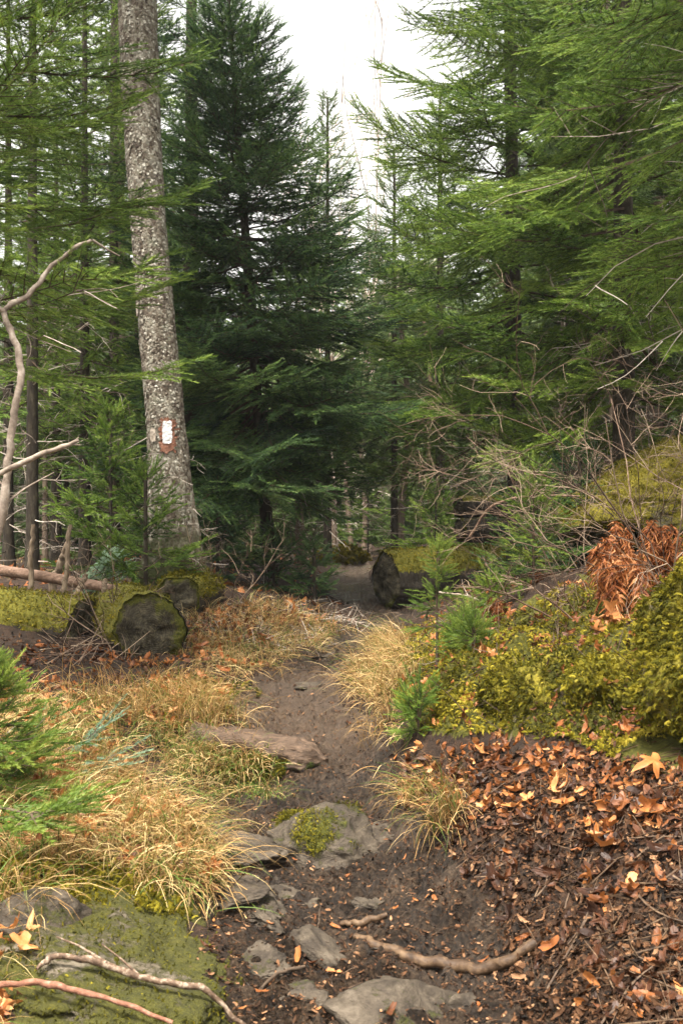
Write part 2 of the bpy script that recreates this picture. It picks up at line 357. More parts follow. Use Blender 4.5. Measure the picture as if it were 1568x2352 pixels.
# ------------------------------------------------------------------ terrain
CTRL = [ # px, py, distance
 (800,2352,2.27),(800,2200,2.6),(760,2050,3.05),(720,1950,3.45),(760,1850,3.95),(800,1780,4.4),(820,1725,4.62),(620,1795,4.34),(480,1800,4.3),(640,1735,4.42),(500,1715,4.50),(740,1740,4.42),(640,1662,4.9),(660,1600,5.4),
 (720,1530,6.1),(780,1487,6.8),(870,1452,7.6),(920,1425,8.3),(840,1393,9.2),(790,1342,10.2),(805,1310,11.5),(815,1290,13.5),(830,1270,17),(840,1246,22),
 (1130,2352,2.25),(480,2352,2.3),(1000,2150,2.75),(500,2100,2.85),(900,1900,3.55),(560,1900,3.65),(440,1850,3.9),
 (330,1690,4.55),(410,1700,4.52),(420,1610,4.9),(100,1690,4.1),(200,1670,4.3),(200,1760,4.0),(280,1770,4.0),(150,1850,3.4),(400,1910,3.3),(360,1840,3.85),(330,1800,4.3),(380,1810,4.2),(0,1990,2.8),(250,2150,2.55),(60,2200,2.4),(420,2250,2.4),(0,2352,2.1),
 (430,1505,5.9),(340,1512,5.85),(200,1545,5.3),(100,1480,6),(600,1445,7),(500,1405,7.2),(400,1322,7.8),(460,1335,7.9),(650,1365,8.5),(200,1340,8),(50,1340,8),(0,1300,12),(400,1275,12),(-300,1320,8),(-300,1500,5),(-400,1900,3),(-500,2352,2),
 (930,1830,3.75),(960,1790,3.85),(1010,1900,3.35),(1100,1730,3.74),(1300,1730,3.35),(1500,1780,2.95),(1500,1950,2.62),(1300,2040,2.66),(1120,2050,2.85),(1500,2200,2.32),(1568,2352,2.12),(1230,2200,2.55),
 (1050,1690,4.0),(1150,1695,3.82),(1250,1700,3.62),(1060,1580,4.08),(1160,1565,3.90),(1260,1560,3.70),(1380,1550,3.50),(1390,1690,3.42),(1040,1530,4.5),(1250,1495,4.2),(1300,1470,4.3),(1450,1430,4.05),(1200,1410,5.1),(1000,1445,5.9),(900,1490,6.1),(860,1590,5.2),(900,1620,4.9),(960,1458,6.6),(1120,1400,6.5),(1300,1360,6),(1500,1310,5.2),(1600,1280,5.5),
 (1450,1640,3.46),(1600,1640,3.25),(1000,1385,9),(1150,1340,9),(1400,1265,8),(1600,1220,8),(2000,1200,6),(2000,1500,4),(2100,1900,3),(2200,2352,2.2),(1300,1250,13),(1700,1180,13),
]
CP = np.array([P(*c) for c in CTRL])
EXTRA = np.array([(-1.5, .5, -.02), (0, .8, -.02), (1.6, .5, .0), (-2, -3, -.1), (2, -3, -.1), (0, -3, -.1), (-12, 20, .5), (14, 20, 1.2), (0, 32, .7), (-20, 40, 1.0), (22, 40, 2.0),
                  (0, 60, 1.5), (-60, 90, 3), (60, 90, 4), (0, 200, 5), (-220, 200, 6), (220, 200, 6), (-6, 4, .3), (6, 4, .9), (-9, 9, .6), (9, 9, 1.3)])
CP = np.vstack([CP, EXTRA])
def _uv(x, y):
    yy = np.maximum(y, -3.4) + 4.0 - 2.4 * sstep(-2, 2, np.asarray(y, float)); return np.stack([x / yy * 3.2, np.log(yy) * 3.0], -1)
_cu = _uv(CP[:, 0], CP[:, 1])
_A = np.linalg.norm(_cu[:, None] - _cu[None], axis=-1) - np.eye(len(CP)) * 0.02
_A = np.block([[_A, np.ones((len(CP), 1))], [np.ones((1, len(CP))), np.zeros((1, 1))]])
_W = np.linalg.solve(_A, np.concatenate([CP[:, 2], [0]]))

TR = [(420,1300,2352,2.27),(480,1200,2200,2.6),(480,1060,2050,3.05),(440,950,1950,3.45),(395,905,1850,3.95),(420,890,1800,4.3),(640,885,1750,4.42),(600,875,1715,4.55),(510,850,1655,4.95),(545,790,1600,5.4),(640,790,1530,6.1),
      (725,860,1490,6.7),(830,935,1450,7.6),(850,990,1425,8.3),(775,930,1395,9.2),(745,850,1345,10.2),(765,848,1312,11.5),(790,850,1290,13.5),(800,850,1280,16),(815,850,1275,20)]
TD = np.array([-3, 1.0] + [t[3] for t in TR]); TL = np.array([-.35, -.35] + [(t[0] - CX) / F * t[3] for t in TR]); TRR = np.array([.42, .42] + [(t[1] - CX) / F * t[3] for t in TR])
def trail_sd(x, y):
    """metres inside the trail edge (negative outside)"""
    q = np.stack([x * 5, y * 5, 0 * x], 1); j = fbm(q, 3, 5) * 0.05
    l = np.interp(y, TD, TL); r = np.interp(y, TD, TRR)
    return np.where(y > 21, -1.0, np.minimum(x - l, r - x) + j)

def height(x, y):
    x = np.asarray(x, float).ravel(); y = np.asarray(y, float).ravel()
    z = np.zeros_like(x)
    for i in range(0, len(x), 40000):
        u = _uv(x[i:i + 40000], y[i:i + 40000])
        z[i:i + 40000] = np.linalg.norm(u[:, None] - _cu[None], axis=-1) @ _W[:-1] + _W[-1]
    q = np.stack([x, y, 0 * x], 1); ts = sstep(-0.03, 0.06, trail_sd(x, y))
    z = z + fbm(q * 2.6, 3, 3) * 0.022 * (1 - 0.5 * ts) + fbm(q * 13, 3, 9) * (0.010 - 0.002 * ts)
    z = z + ts * (np.abs(fbm(q * 20, 3, 31)) * 0.028 - 0.011 + fbm(q * 6.5, 2, 37) * .014) - ts * 0.03
    mw = sstep(.25, .5, x - .06 * (y - 4)) * sstep(3.3, 3.7, y) * sstep(7, 5.5, y)
    z = z + mw * (.085 * fbm(q * 4.2, 3, 51) + .03 * np.abs(fbm(q * 14, 2, 52)))
    return z

def ground_normal(x, y, e=0.02):
    zx = (height(x + e, y) - height(x - e, y)) / (2 * e); zy = (height(x, y + e) - height(x, y - e)) / (2 * e)
    return norm(np.stack([-zx, -zy, np.ones_like(zx)], 1))

MOSSPOLY = [(880,1470),(1000,1430),(1200,1410),(1350,1330),(1568,1230),(1900,1200),(1900,1780),(1480,1770),(1300,1700),(1150,1690),(980,1690),(930,1620),(860,1570)]
MOSSL = [(-300,1930),(150,1930),(330,1985),(420,2060),(440,2120),(300,2110),(-300,2080)]
def masks(x, y, z):
    px, py = topx(x, y, z); j = fbm(np.stack([x * 6, y * 6, z * 6], 1), 3, 41) * 40
    moss = inpoly(px + j, py + j * .6, MOSSPOLY) | inpoly(px + j, py, MOSSL)
    return px, py, moss & (y > 1)

def grid_sheet():
    nx, ny = 620, 760
    s = np.linspace(-1, 1, nx); tx = 0.15 * s + 0.95 * np.sign(s) * np.abs(s) ** 4
    k = np.linspace(0, 1, ny)
    y = np.concatenate([np.linspace(-3, 1.7, 50)[:-1], 1.7 * (9.5 / 1.7) ** np.linspace(0, 1, 560), 9.5 * (210 / 9.5) ** np.linspace(0, 1, 160)[1:]])
    Y, S = np.meshgrid(y, tx, indexing='ij'); X = S * (Y + 4.2)
    x, yv = X.ravel(), Y.ravel(); z = height(x, yv)
    n1, n2 = Y.shape
    i, j = np.meshgrid(np.arange(n1 - 1), np.arange(n2 - 1), indexing='ij'); a = i * n2 + j
    q = np.stack([a, a + 1, a + n2 + 1, a + n2], -1).reshape(-1, 4)
    V = np.stack([x, yv, z], 1); sd = trail_sd(x, yv)
    tr = (sd[q].mean(1) > 0)
    px, py, mo = masks(x, yv, z)
    dry = 0.15 + 0.85 * np.exp(-((yv - 5.3) / .8) ** 2) + 0.5 * sstep(8, 10, yv) + 0.3 * np.exp(-((yv - 3.55) / .25) ** 2)
    for name, f, mat, kw in (('ground', q[~tr], M['soil'], dict(moss=mo * 0.9)), ('trail', q[tr], M['mud'], dict(tint=dry))):
        b = MB(); used, inv = np.unique(f, return_inverse=True)
        b.add(V[used], inv.reshape(-1, 4), 0, kw.get('tint', np.full(len(V), .5))[used], kw.get('moss', np.zeros(len(V)))[used])
        o = b.build(name, mat, smooth=True); tag(o, {'ground': 'forest floor of dark soil rising on both sides of the trail', 'trail': 'narrow wet muddy footpath winding into the forest'}[name], {'ground': 'ground', 'trail': 'path'}[name], kind='structure')
grid_sheet()
def gz(x, y): return float(height(np.array([x]), np.array([y]))[0])

# ------------------------------------------------------------------ conifer kit
def shoot_template(n, nl, nw, seed):
    """one needle-covered shoot of unit length along +X, flattened like a fir's"""
    r = np.random.default_rng(seed); V = []; Fc = []; tt = []
    for k in range(n):
        x = 0.02 + 0.96 * (k + r.random() * .6) / n; side = 1 if k % 2 else -1
        roll = r.normal(0, 0.55) + (0.45 if r.random() < .35 else 0.1)
        a = R(r.uniform(38, 62)) * (1 - 0.35 * x); l = nl * (1 - 0.35 * x ** 2) * r.uniform(.8, 1.15)
        d = np.array([math.cos(a), side * math.sin(a) * math.cos(roll), math.sin(a) * math.sin(abs(roll)) * (1 if roll > 0 else -.6)])
        wv = np.array([1, 0, 0]) * nw * .6 + np.array([0, 0, 1]) * nw * .5 * r.choice([-1, 1])
        b = np.array([x, 0, 0.0]); i = len(V)
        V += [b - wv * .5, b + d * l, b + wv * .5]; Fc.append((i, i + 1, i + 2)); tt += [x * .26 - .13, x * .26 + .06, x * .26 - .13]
    return np.array(V), np.array(Fc), np.array(tt)
LOD = {'near': [shoot_template(34, .30, .062, 10 + k) for k in range(3)], 'mid': [shoot_template(22, .34, .12, 20 + k) for k in range(3)],
       'far': [shoot_template(10, .42, .20, 30 + k) for k in range(3)], 'fine': [shoot_template(44, .30, .05, 40 + k) for k in range(2)]}

def branch_template(L, seed, step=.065, shoot=.075, flat=.10, droop=.22, bare=.16, sec=.5):
    r = np.random.default_rng(seed); O = []; D = []; U = []; LL = []; wood = []
    def axis(s): # s 0..1
        return np.array([L * s * (1 - .05 * s), .05 * L * math.sin(3 * s + seed), L * (-droop * s * (1 - s) * 1.3 - droop * .4 * s * s + .10 * s ** 3)])
    pts = np.array([axis(s) for s in np.linspace(0, 1, 6)]); wood.append((pts, np.linspace(.0035 + .006 * L, .0015, 6)))
    def put(o, d, l):
        u = norm(np.array([0, 0, 1.0]) + r.normal(0, .25, 3)); O.append(o); D.append(norm(d)); U.append(u); LL.append(l)
    n = max(4, int(L / .07))
    for k in range(n):
        s0 = bare + (1 - bare) * k / n
        if s0 > 1: break
        put(axis(s0), axis(min(1, s0 + .1)) - axis(s0) + r.normal(0, .004, 3), shoot * 1.15)
    put(axis(1.0), axis(1.0) - axis(.93), shoot * 1.1)
    s = bare; side = 1
    while s < .98:
        for side in ((1, -1) if r.random() < .8 else (r.choice([1, -1]),)):
            rem = L * (1 - s); l = min(.10 + sec * rem, .42 * L + .05) * r.uniform(.65, 1.08)
            if s < bare + .15: l *= .7
            if l < .05: continue
            o = axis(s); t = norm(axis(min(1, s + .05)) - axis(s)); a = R(r.uniform(42, 62))
            lat = np.array([-t[1], t[0], 0]); d0 = norm(t * math.cos(a) + side * lat * math.sin(a) + np.array([0, 0, r.normal(0, flat)]))
            d1 = norm(d0 + t * .35 + np.array([0, 0, -.12 + r.normal(0, flat)]))
            def sa(q): return o + d0 * l * q * (1 - q * .5) + d1 * l * q * q * .5
            if l > .10: wood.append((np.array([sa(q) for q in np.linspace(0, 1, 6)]), np.linspace(.0028, .001, 6)))
            m = max(1, int(l / .055))
            for k in range(m):
                q = (k + .35) / m; o2 = sa(q); tt = norm(sa(min(1, q + .05)) - sa(q - .0))
                put(o2, tt, shoot * 1.05)
                if k < m - 0 and l > .09:
                    for sg in (1, -1):
                        if r.random() < .16: continue
                        a2 = R(r.uniform(38, 58)); lat2 = np.array([-tt[1], tt[0], 0])
                        put(o2, tt * math.cos(a2) + sg * lat2 * math.sin(a2) + np.array([0, 0, r.normal(0, flat)]), shoot * r.uniform(.7, 1.1) * (1 - .35 * q))
            put(sa(1.0), sa(1.0) - sa(.9), shoot)
        s += step / L * r.uniform(.8, 1.25)
    return dict(O=np.array(O), D=np.array(D), U=np.array(U), L=np.array(LL), wood=wood)

BR = {}
def branches(kind):
    if kind not in BR:
        lens = [.22, .38, .6, .9, 1.25, 1.7]; kw = {'mid': dict(), 'near': dict(), 'far': dict(step=.12, shoot=.15, sec=.45), 'fine': dict(step=.05, shoot=.065)}[kind]
        if kind == 'far': lens = [.4, .8, 1.3, 1.9]
        if kind == 'fine': lens = [.09, .15, .24, .36]
        BR[kind] = [(l, [branch_template(l, int(l * 100) * 7 + k, **kw) for k in range(3)]) for l in lens]
    return BR[kind]

def crown(mb, specs, kind, rng, tintbase=.36, tintvar=.22, wood=True, thin=0.0):
    """specs: list of (origin, azimuth, pitch, length, roll)"""
    lib = branches(kind); Os = []; Ds = []; Us = []; Ls = []; Ts = []; WP = []; WR = []
    for (o, az, pitch, L, roll) in specs:
        l, var = min(lib, key=lambda e: abs(math.log(e[0] / L))); b = var[rng.integers(len(var))]; sc = L / l
        Mx = np.array((Matrix.Rotation(az, 3, 'Z') @ Matrix.Rotation(-pitch, 3, 'Y') @ Matrix.Rotation(roll, 3, 'X')))
        k = np.ones(len(b['O']), bool) if thin == 0 else rng.random(len(b['O'])) > thin
        Os.append(o + sc * b['O'][k] @ Mx.T); Ds.append(b['D'][k] @ Mx.T); Us.append(b['U'][k] @ Mx.T); Ls.append(b['L'][k] * sc ** .5)
        Ts.append(tintbase + rng.normal(0, .13) + rng.normal(0, tintvar * .6, k.sum()))
        if wood:
            for p, r in (b['wood'] if kind != 'far' else b['wood'][:1]):
                WP.append(o + sc * p @ Mx.T); WR.append(r * sc ** .5)
    O = np.concatenate(Os); D = norm(np.concatenate(Ds)); U = np.concatenate(Us); L = np.concatenate(Ls); Tn = np.concatenate(Ts)
    Y = norm(np.cross(U, D)); Z = np.cross(D, Y); pick = rng.integers(0, len(LOD[kind]), len(O))
    for v, (T, Fc, tt) in enumerate(LOD[kind]):
        m = pick == v
        if not m.any(): continue
        s = L[m][:, None]
        V, f = inst(T, Fc, O[m], D[m] * s, Y[m] * s, Z[m] * s)
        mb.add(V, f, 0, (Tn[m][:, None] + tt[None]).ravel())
    if wood and WP:
        V, q = tubes(np.array(WP), np.array(WR), 3); mb.add(V, q, 1, .5)

def spec_cone(rng, H, h0, rmax, nb, prof=.75, lo=-14, hi=42, jit=.22, axis=None, az0=None, whorl=True, az_keep=None):
    out = []; az = rng.random() * 6.28
    for i in range(nb):
        u = (i + rng.random()) / nb; u = 1 - (1 - u) ** 1.0
        h = h0 + (H - h0) * u; az += 2.39996 + rng.normal(0, .25)
        L = rmax * (1 - u) ** prof * (0.75 + .25 * min(1, u * 6)) * rng.uniform(1 - jit * 1.7, 1 + jit * .6)
        if L < .14: L = .14
        if az_keep is not None and not az_keep(az % 6.28318, h): continue
        o = np.array([0, 0, h]) if axis is None else axis(h)
        out.append((o, az, R(lo + (hi - lo) * u ** 1.2 + rng.normal(0, 10)), L, rng.normal(0, .34)))
    return out

def trunk_mb(H, r0, seed, axis=None, sides=10, n=24, flare=.35, top=.012):
    mb = MB(); zs = np.linspace(-.25, H, n)
    pts = np.array([(axis(max(z, 0)) if axis else np.array([0, 0, 0])) * np.array([1, 1, 0]) + np.array([0, 0, z]) for z in zs])
    rr = top + (r0 - top) * np.clip(1 - zs / H, 0, 1) ** .85 + r0 * flare * np.exp(-np.maximum(zs, 0) / (r0 * 2.2))
    V, q = tubes(pts[None], rr[None], sides); V = V + (V - np.repeat(pts, sides, 0)) * (fbm(V * np.array([9, 9, 3]), 2, seed)[:, None] * .12)
    mb.add(V, q, 0, .5); return mb

def dead_twigs(rng, n, h0, h1, lmin, lmax, r=.006, axis=None, side=3):
    PT = []; RR = []
    for i in range(n):
        h = rng.uniform(h0, h1); az = rng.random() * 6.28; L = rng.uniform(lmin, lmax); d = np.array([math.cos(az), math.sin(az), rng.uniform(-.35, .25)])
        o = np.array([0, 0, h]) if axis is None else axis(h)
        main = [o]
        for k in range(6):
            d = norm(d + rng.normal(0, .16, 3) + np.array([0, 0, -.02])); main.append(main[-1] + d * L / 6)
        main = np.array(main); PT.append(resample(main, 6)); RR.append(np.linspace(r, r * .3, 6))
        for k in range(rng.integers(4, 10)):
            t = rng.uniform(.25, 1) * 5.9; j = int(t); b = main[j] + (main[j + 1] - main[j]) * (t - j); tang = norm(main[j + 1] - main[j])
            lat = norm(np.cross(tang, rng.normal(0, 1, 3))); d2 = norm(tang + lat * rng.uniform(.5, 1.3)); l = L * rng.uniform(.12, .38); sub = [b]
            for q in range(4):
                d2 = norm(d2 + rng.normal(0, .25, 3)); sub.append(sub[-1] + d2 * l / 4)
            PT.append(resample(np.array(sub), 6)); RR.append(np.linspace(r * .5, r * .25, 6))
    mb = MB(); V, q = tubes(np.array(PT), np.array(RR), side); mb.add(V, q, 0, np.repeat(rng.random(len(PT)), 6 * side)); return mb

# ------------------------------------------------------------------ the standing trees
RNG = np.random.default_rng(7)
def fir(name, px, d, H, r0, h0, rmax, nb, kind, label, mats, seed, cat='tree', group=None, lean=(0, 0), prof=.75, lo=-14, hi=42, keep=None, dead=0, deadr=(.3, 1.6), tb=.36, thin=0, barkm='bark_dark', base=None, deadl=(.25, .8)):
    r = np.random.default_rng(seed)
    if base is None:
        x = (px - CX) / F * d; base = np.array([x, d, gz(x, d)])
    ax = lambda h: np.array([lean[0] * h / H, lean[1] * h / H, h])
    e = empty(name, base, label, cat, group)
    trunk_mb(H, r0, seed, ax).build('trunk', M[barkm], e, smooth=True)
    c = MB(); crown(c, spec_cone(r, H, h0, rmax, nb, prof, lo, hi, axis=ax, az_keep=keep), kind, r, tb, thin=thin)
    c.build('crown', [M[mats], M['twig']], e)
    if dead: dead_twigs(r, dead, *deadr, *deadl, axis=ax).build('dead_branches', M['twig_pale'], e)
    return e

fir('spruce_tree', 622, 9.3, 5.0, .06, .95, 1.68, 280, 'mid', 'dense dark cone-shaped spruce just right of the blazed trunk, lower skirt over the trail', 'needle_deep', 101, lean=(-.36, 0), prof=.66, dead=26, deadr=(.15, 1.0), tb=.50)
fir('spruce_tree', 440, 10.6, 8.5, .10, .9, 1.05, 120, 'mid', 'tall dark spruce whose thin upper stem rises directly behind the blazed trunk', 'needle_deep', 102, prof=.5, dead=24, deadr=(.2, 1.5), tb=.40)
fir('fir_tree', 1185, 9.2, 8.8, .075, 1.25, 1.68, 165, 'mid', 'tall green fir right of the trail on a straight black lower stem', 'needle', 103, prof=.62, lo=-16, dead=30, deadr=(.5, 1.7), tb=.54, lean=(-.1, 0))
fir('fir_tree', 1430, 7.4, 8.0, .08, 1.0, 1.65, 160, 'mid', 'big bright green fir filling the upper right behind the bare shrub', 'needle', 104, prof=.55, lo=-18, dead=34, deadr=(.4, 1.8), tb=.54)
fir('fir_tree', 1010, 12.2, 5.2, .06, 1.5, 1.15, 90, 'mid', 'shorter hazy green fir between the dark spruce and the tall right-hand fir', 'needle', 105, prof=.7, dead=20, deadr=(.1, 1.0), tb=.5)
fir('fir_tree', 0, 0, 6.2, .08, 1.55, 1.75, 82, 'near', 'near fir at the right edge hanging long boughs and bare twigs into the frame', 'needle', 106, prof=.35, lo=-18, hi=26, keep=lambda a, h: .8 < a < 5.5, dead=26, deadr=(1.3, 4.2), tb=.55, base=np.array([2.05, 4.9, gz(2.05, 4.9)]), deadl=(.7, 1.5))
fir('fir_tree', 0, 0, 5.6, .07, 1.45, 1.75, 105, 'near', 'near fir at the left edge reaching drooping boughs across the blazed trunk', 'needle', 107, prof=.30, lo=12, hi=36, keep=lambda a, h: a < 1.9 or a > 4.5, dead=12, deadr=(1.2, 4), tb=.52, base=np.array([-1.95, 5.2, gz(-1.98, 5.2)]), deadl=(.5, 1.2))
fir('fir_tree', 752, 12.6, 5.35, .05, 1.4, .95, 95, 'mid', 'slender paler fir peeping past the right shoulder of the dark spruce', 'needle_haze_tint', 108, prof=.7, dead=14, deadr=(.1, 1.0), tb=.5)
fir('fir_tree', 905, 13.6, 5.1, .05, 1.2, 1.2, 100, 'mid', 'pale hazy young fir under the sky gap, right of the trail end', 'needle_haze_tint', 109, prof=.7, dead=14, deadr=(.1, 1.0), tb=.5)
LEFT = [(75, 8.6, 7.5, .050, 1.2, .75, 56, 'slim fir stem behind the pale curved sapling, second stem from the left edge'), (195, 9.6, 5.6, .055, 1.1, 1.0, 80, 'thin dark fir rising behind the reddish barkless pole'), (262, 10.8, 8.0, .06, 1.0, 1.0, 90, 'dark fir close on the left side of the blazed trunk'),
        (20, 10.5, 6.0, .055, 1.0, .85, 64, 'dark slim fir at the left edge deeper in the thicket'), (130, 11.8, 5.0, .06, 1.2, 1.0, 80, 'straight black fir stem in the thicket above the upright snags'), (320, 12.6, 8.0, .06, .8, 1.0, 90, 'dark fir half hidden behind the blazed trunk')]
for i, (px, d, H, r0, h0, rm, nb, lab) in enumerate(LEFT):
    fir('fir_tree', px, d, H, r0, h0, rm, nb, 'mid', lab, 'needle', 120 + i, prof=.5, dead=40, deadr=(.1, 2.2), tb=.5, thin=.3, group='fir stems in the left thicket')
# understorey firs
UNDER = [(335, 7.2, .85, .5, 24, 'low bushy fir spreading in front of the blazed trunk foot'), (255, 8.2, 1.25, .6, 34, 'bushy young fir left of the blazed trunk behind the pole'), (500, 8.6, .75, .48, 30, 'low dark fir bush on the right of the blazed trunk foot'),
         (628, 8.9, .48, .34, 24, 'low fir bush at the foot of the dark spruce beside the trail'), (722, 8.6, .42, .26, 18, 'small dark fir seedling on the left trail edge near the bend'), (1230, 8.0, .75, .45, 30, 'dark fir bush between the right mossy log and the sapling'),
         (1000, 11.2, .8, .45, 26, 'pale bushy fir beside the stacked logs'), (1010, 12.5, 1.1, .65, 30, 'pale green young fir behind the right mossy log'), (845, 15.5, 1.3, .6, 30, 'young fir at the far end of the trail'), (1330, 7.0, .8, .5, 30, 'dark fir bush under the bare shrub')]
for i, (px, d, H, rm, nb, lab) in enumerate(UNDER):
    fir('young_fir', px, d, H, .014, .05, rm, nb, 'mid', lab, 'needle_deep' if i in (2, 3, 4, 5, 9, 10) else 'needle', 140 + i, prof=.6, lo=5, hi=50, tb=.45)

# the blazed trunk
def blazed():
    base = P(402, 1322, 7.6); base[2] = gz(base[0], base[1])
    mid = [P(402, 1322, 7.6), P(385, 1020, 7.6), P(362, 760, 7.6), P(338, 480, 7.6), P(322, 200, 7.6), P(312, -120, 7.6), P(308, -700, 7.6)]
    rad = [.205, .142, .128, .118, .125, .125, .11]
    rad = [61, 43, 40.5, 38, 41.5, 43, 36]; rad = [r / F * 7.6 for r in rad]
    zs = np.array([p[2] for p in mid]); xs = np.array([p[0] for p in mid])
    n = 340; z = np.linspace(zs[0] - .3, zs[-1], n)
    x = np.interp(z, zs, np.convolve(np.pad(xs, 1, 'edge'), [.0, 1, .0], 'valid')); x = np.convolve(np.pad(x, 15, 'edge'), np.ones(31) / 31, 'valid')
    r = np.interp(z, zs, rad); r = np.convolve(np.pad(r, 12, 'edge'), np.ones(25) / 25, 'valid')
    S = 110; th = np.arange(S) / S * 2 * np.pi
    Z, TH = np.meshgrid(z, th, indexing='ij'); RR = np.repeat(r[:, None], S, 1)
    q = np.stack([np.cos(TH).ravel() * 1.0, np.sin(TH).ravel() * 1.0, Z.ravel()], 1)
    nn = fbm(q * np.array([3, 3, 6]), 2, 77).reshape(Z.shape) * .05 + np.abs(fbm(q * np.array([9, 9, 24]), 3, 78).reshape(Z.shape)) * .05
    nn += (vnoise(np.stack([np.cos(TH).ravel() * 8, np.sin(TH).ravel() * 8, Z.ravel() * 22], 1), 5).reshape(Z.shape) > .25) * .022
    fl = np.exp(-np.maximum(Z - zs[0], 0) / .22) * (.18 + .25 * np.maximum(0, np.cos(TH * 5 + 1)))
    RR = RR * (1 + nn + fl)
    V = np.stack([x[:, None] + RR * np.cos(TH), base[1] + RR * np.sin(TH), Z], -1).reshape(-1, 3)
    i, j = np.meshgrid(np.arange(n - 1), np.arange(S), indexing='ij'); j2 = (j + 1) % S
    f = np.stack([i * S + j, i * S + j2, (i + 1) * S + j2, (i + 1) * S + j], -1).reshape(-1, 4)
    e = empty('spruce_tree', base, 'thick grey scaly leaning trunk with one white painted blaze, left of the trail', 'tree')
    mossv = .75 * np.exp(-np.maximum(Z - zs[0], 0) / .42).ravel() + .14
    b = MB(); b.add(V - base, f, 0, .5, mossv)
    # curled bark scales lifting off the trunk
    rg = np.random.default_rng(5); N = 9000; zz = rg.uniform(zs[0], 5.2, N); tt = rg.random(N) * 2 * np.pi
    xx = np.interp(zz, z, x); r2 = np.interp(zz, z, r)
    O = np.stack([xx + r2 * 1.045 * np.cos(tt), base[1] + r2 * 1.045 * np.sin(tt), zz], 1) - base
    Nn = np.stack([np.cos(tt), np.sin(tt), np.zeros(N)], 1); U = np.stack([rg.normal(0, .3, N), rg.normal(0, .3, N), np.ones(N)], 1); U = norm(U - Nn * (U * Nn).sum(1)[:, None]); X = np.cross(U, Nn)
    T = np.array([[-.5, -.5, .12], [0, -.62, .16], [.5, -.45, .12], [-.55, 0, 0], [0, 0, .06], [.5, .05, 0], [-.35, .5, -.2], [0, .55, -.16], [.4, .45, -.2]])
    Fq = np.array([[0, 1, 4, 3], [1, 2, 5, 4], [3, 4, 7, 6], [4, 5, 8, 7]])
    s = rg.uniform(.006, .018, N)[:, None]; tn = np.clip(rg.normal(.56, .3, N), 0, 1)
    Vv, ff = inst(T, Fq, O, X * s * rg.uniform(.7, 1.3, (N, 1)), U * s * rg.uniform(.8, 1.5, (N, 1)), Nn * s * .8)
    b.add(Vv, ff, 0, np.repeat(tn, 9), np.repeat(np.interp(zz, [zs[0], zs[0] + .9], [.5, .05]), 9))
    b.build('trunk', M['hero'], e, smooth=True)
    def patch(name, px0, px1, py0, py1, mat, off, rag, seed):
        p0, p1 = P(px0, py0, 7.45), P(px1, py1, 7.45); mb = MB(); nx, ny = 14, 26
        xs_ = np.linspace(p0[0], p1[0], nx); zs_ = np.linspace(p1[2], p0[2], ny); G = []
        for zi, zv in enumerate(zs_):
            cx = np.interp(zv, z, x); rr = np.interp(zv, z, r) * 1.075 + off
            for xv in xs_:
                u = (xv - (p0[0] + p1[0]) / 2); v = zv - (p0[2] + p1[2]) / 2
                k = 1 + rag * float(vnoise(np.array([[u * 90 + seed, v * 60, seed]]), seed)[0])
                xv2 = (p0[0] + p1[0]) / 2 + u * k; zv2 = (p0[2] + p1[2]) / 2 + v * (1 + rag * .35 * float(vnoise(np.array([[u * 120, seed, seed * 2]]), seed)[0]))
                dx = np.clip(xv2 - cx, -rr * .98, rr * .98); th_ = math.acos(dx / rr)
                nzz = .0035 * float(vnoise(np.array([[xv2 * 70, zv2 * 70, 1.0]]), 3)[0])
                G.append([cx + dx * 1.0, base[1] - math.sqrt(rr * rr - dx * dx) - nzz, zv2])
        G = np.array(G); ii, jj = np.meshgrid(np.arange(ny - 1), np.arange(nx - 1), indexing='ij'); a = ii * nx + jj
        q_ = np.stack([a, a + 1, a + nx + 1, a + nx], -1).reshape(-1, 4)
        keep = np.ones(len(q_), bool); cm = G[q_].mean(1)
        eu = np.abs(cm[:, 0] - (p0[0] + p1[0]) / 2) / abs(p1[0] - p0[0]) * 2; ev = np.abs(cm[:, 2] - (p0[2] + p1[2]) / 2) / abs(p1[2] - p0[2]) * 2
        keep = (eu ** 4 + ev ** 6 + rag * .9 * fbm(cm * 45, 3, seed)) < 1.0
        # slab thickness so that the patch is solid
        mb.add(G - base, q_[keep][:, ::1], 0, .5); mb.add(G - base + np.array([0, .012, 0]), q_[keep][:, ::-1], 0, .5)
        return mb.build(name, M[mat], e)
    patch('bark_scar', 366, 404, 958, 1040, 'scar', .003, .45, 3)
    patch('paint_blaze', 373, 395, 966, 1019, 'paint', .008, .16, 4)
    patch('pale_scar', 342, 357, 982, 1014, 'palescar', .004, .4, 6)
    patch('pale_scar', 301, 312, 690, 720, 'palescar', .004, .4, 8)
    # living crown high above
    rg = np.random.default_rng(9); c = MB(); top = zs[-1] - base[2]
    sp = [(np.array([x[-1] - base[0], 0, top - 1.4 + k * .09]), k * 2.4, R(10), 1.2, 0) for k in range(14)]
    crown(c, sp, 'far', rg); c.build('crown', [M['needle'], M['twig']], e)
    # mossy low twigs by the foot
    dead_twigs(rg, 16, .15, 1.3, .2, .5, .004, axis=lambda h: np.array([np.interp(h + base[2], z, x) - base[0], -.1, h])).build('dead_branches', M['twig_pale'], e)
blazed()

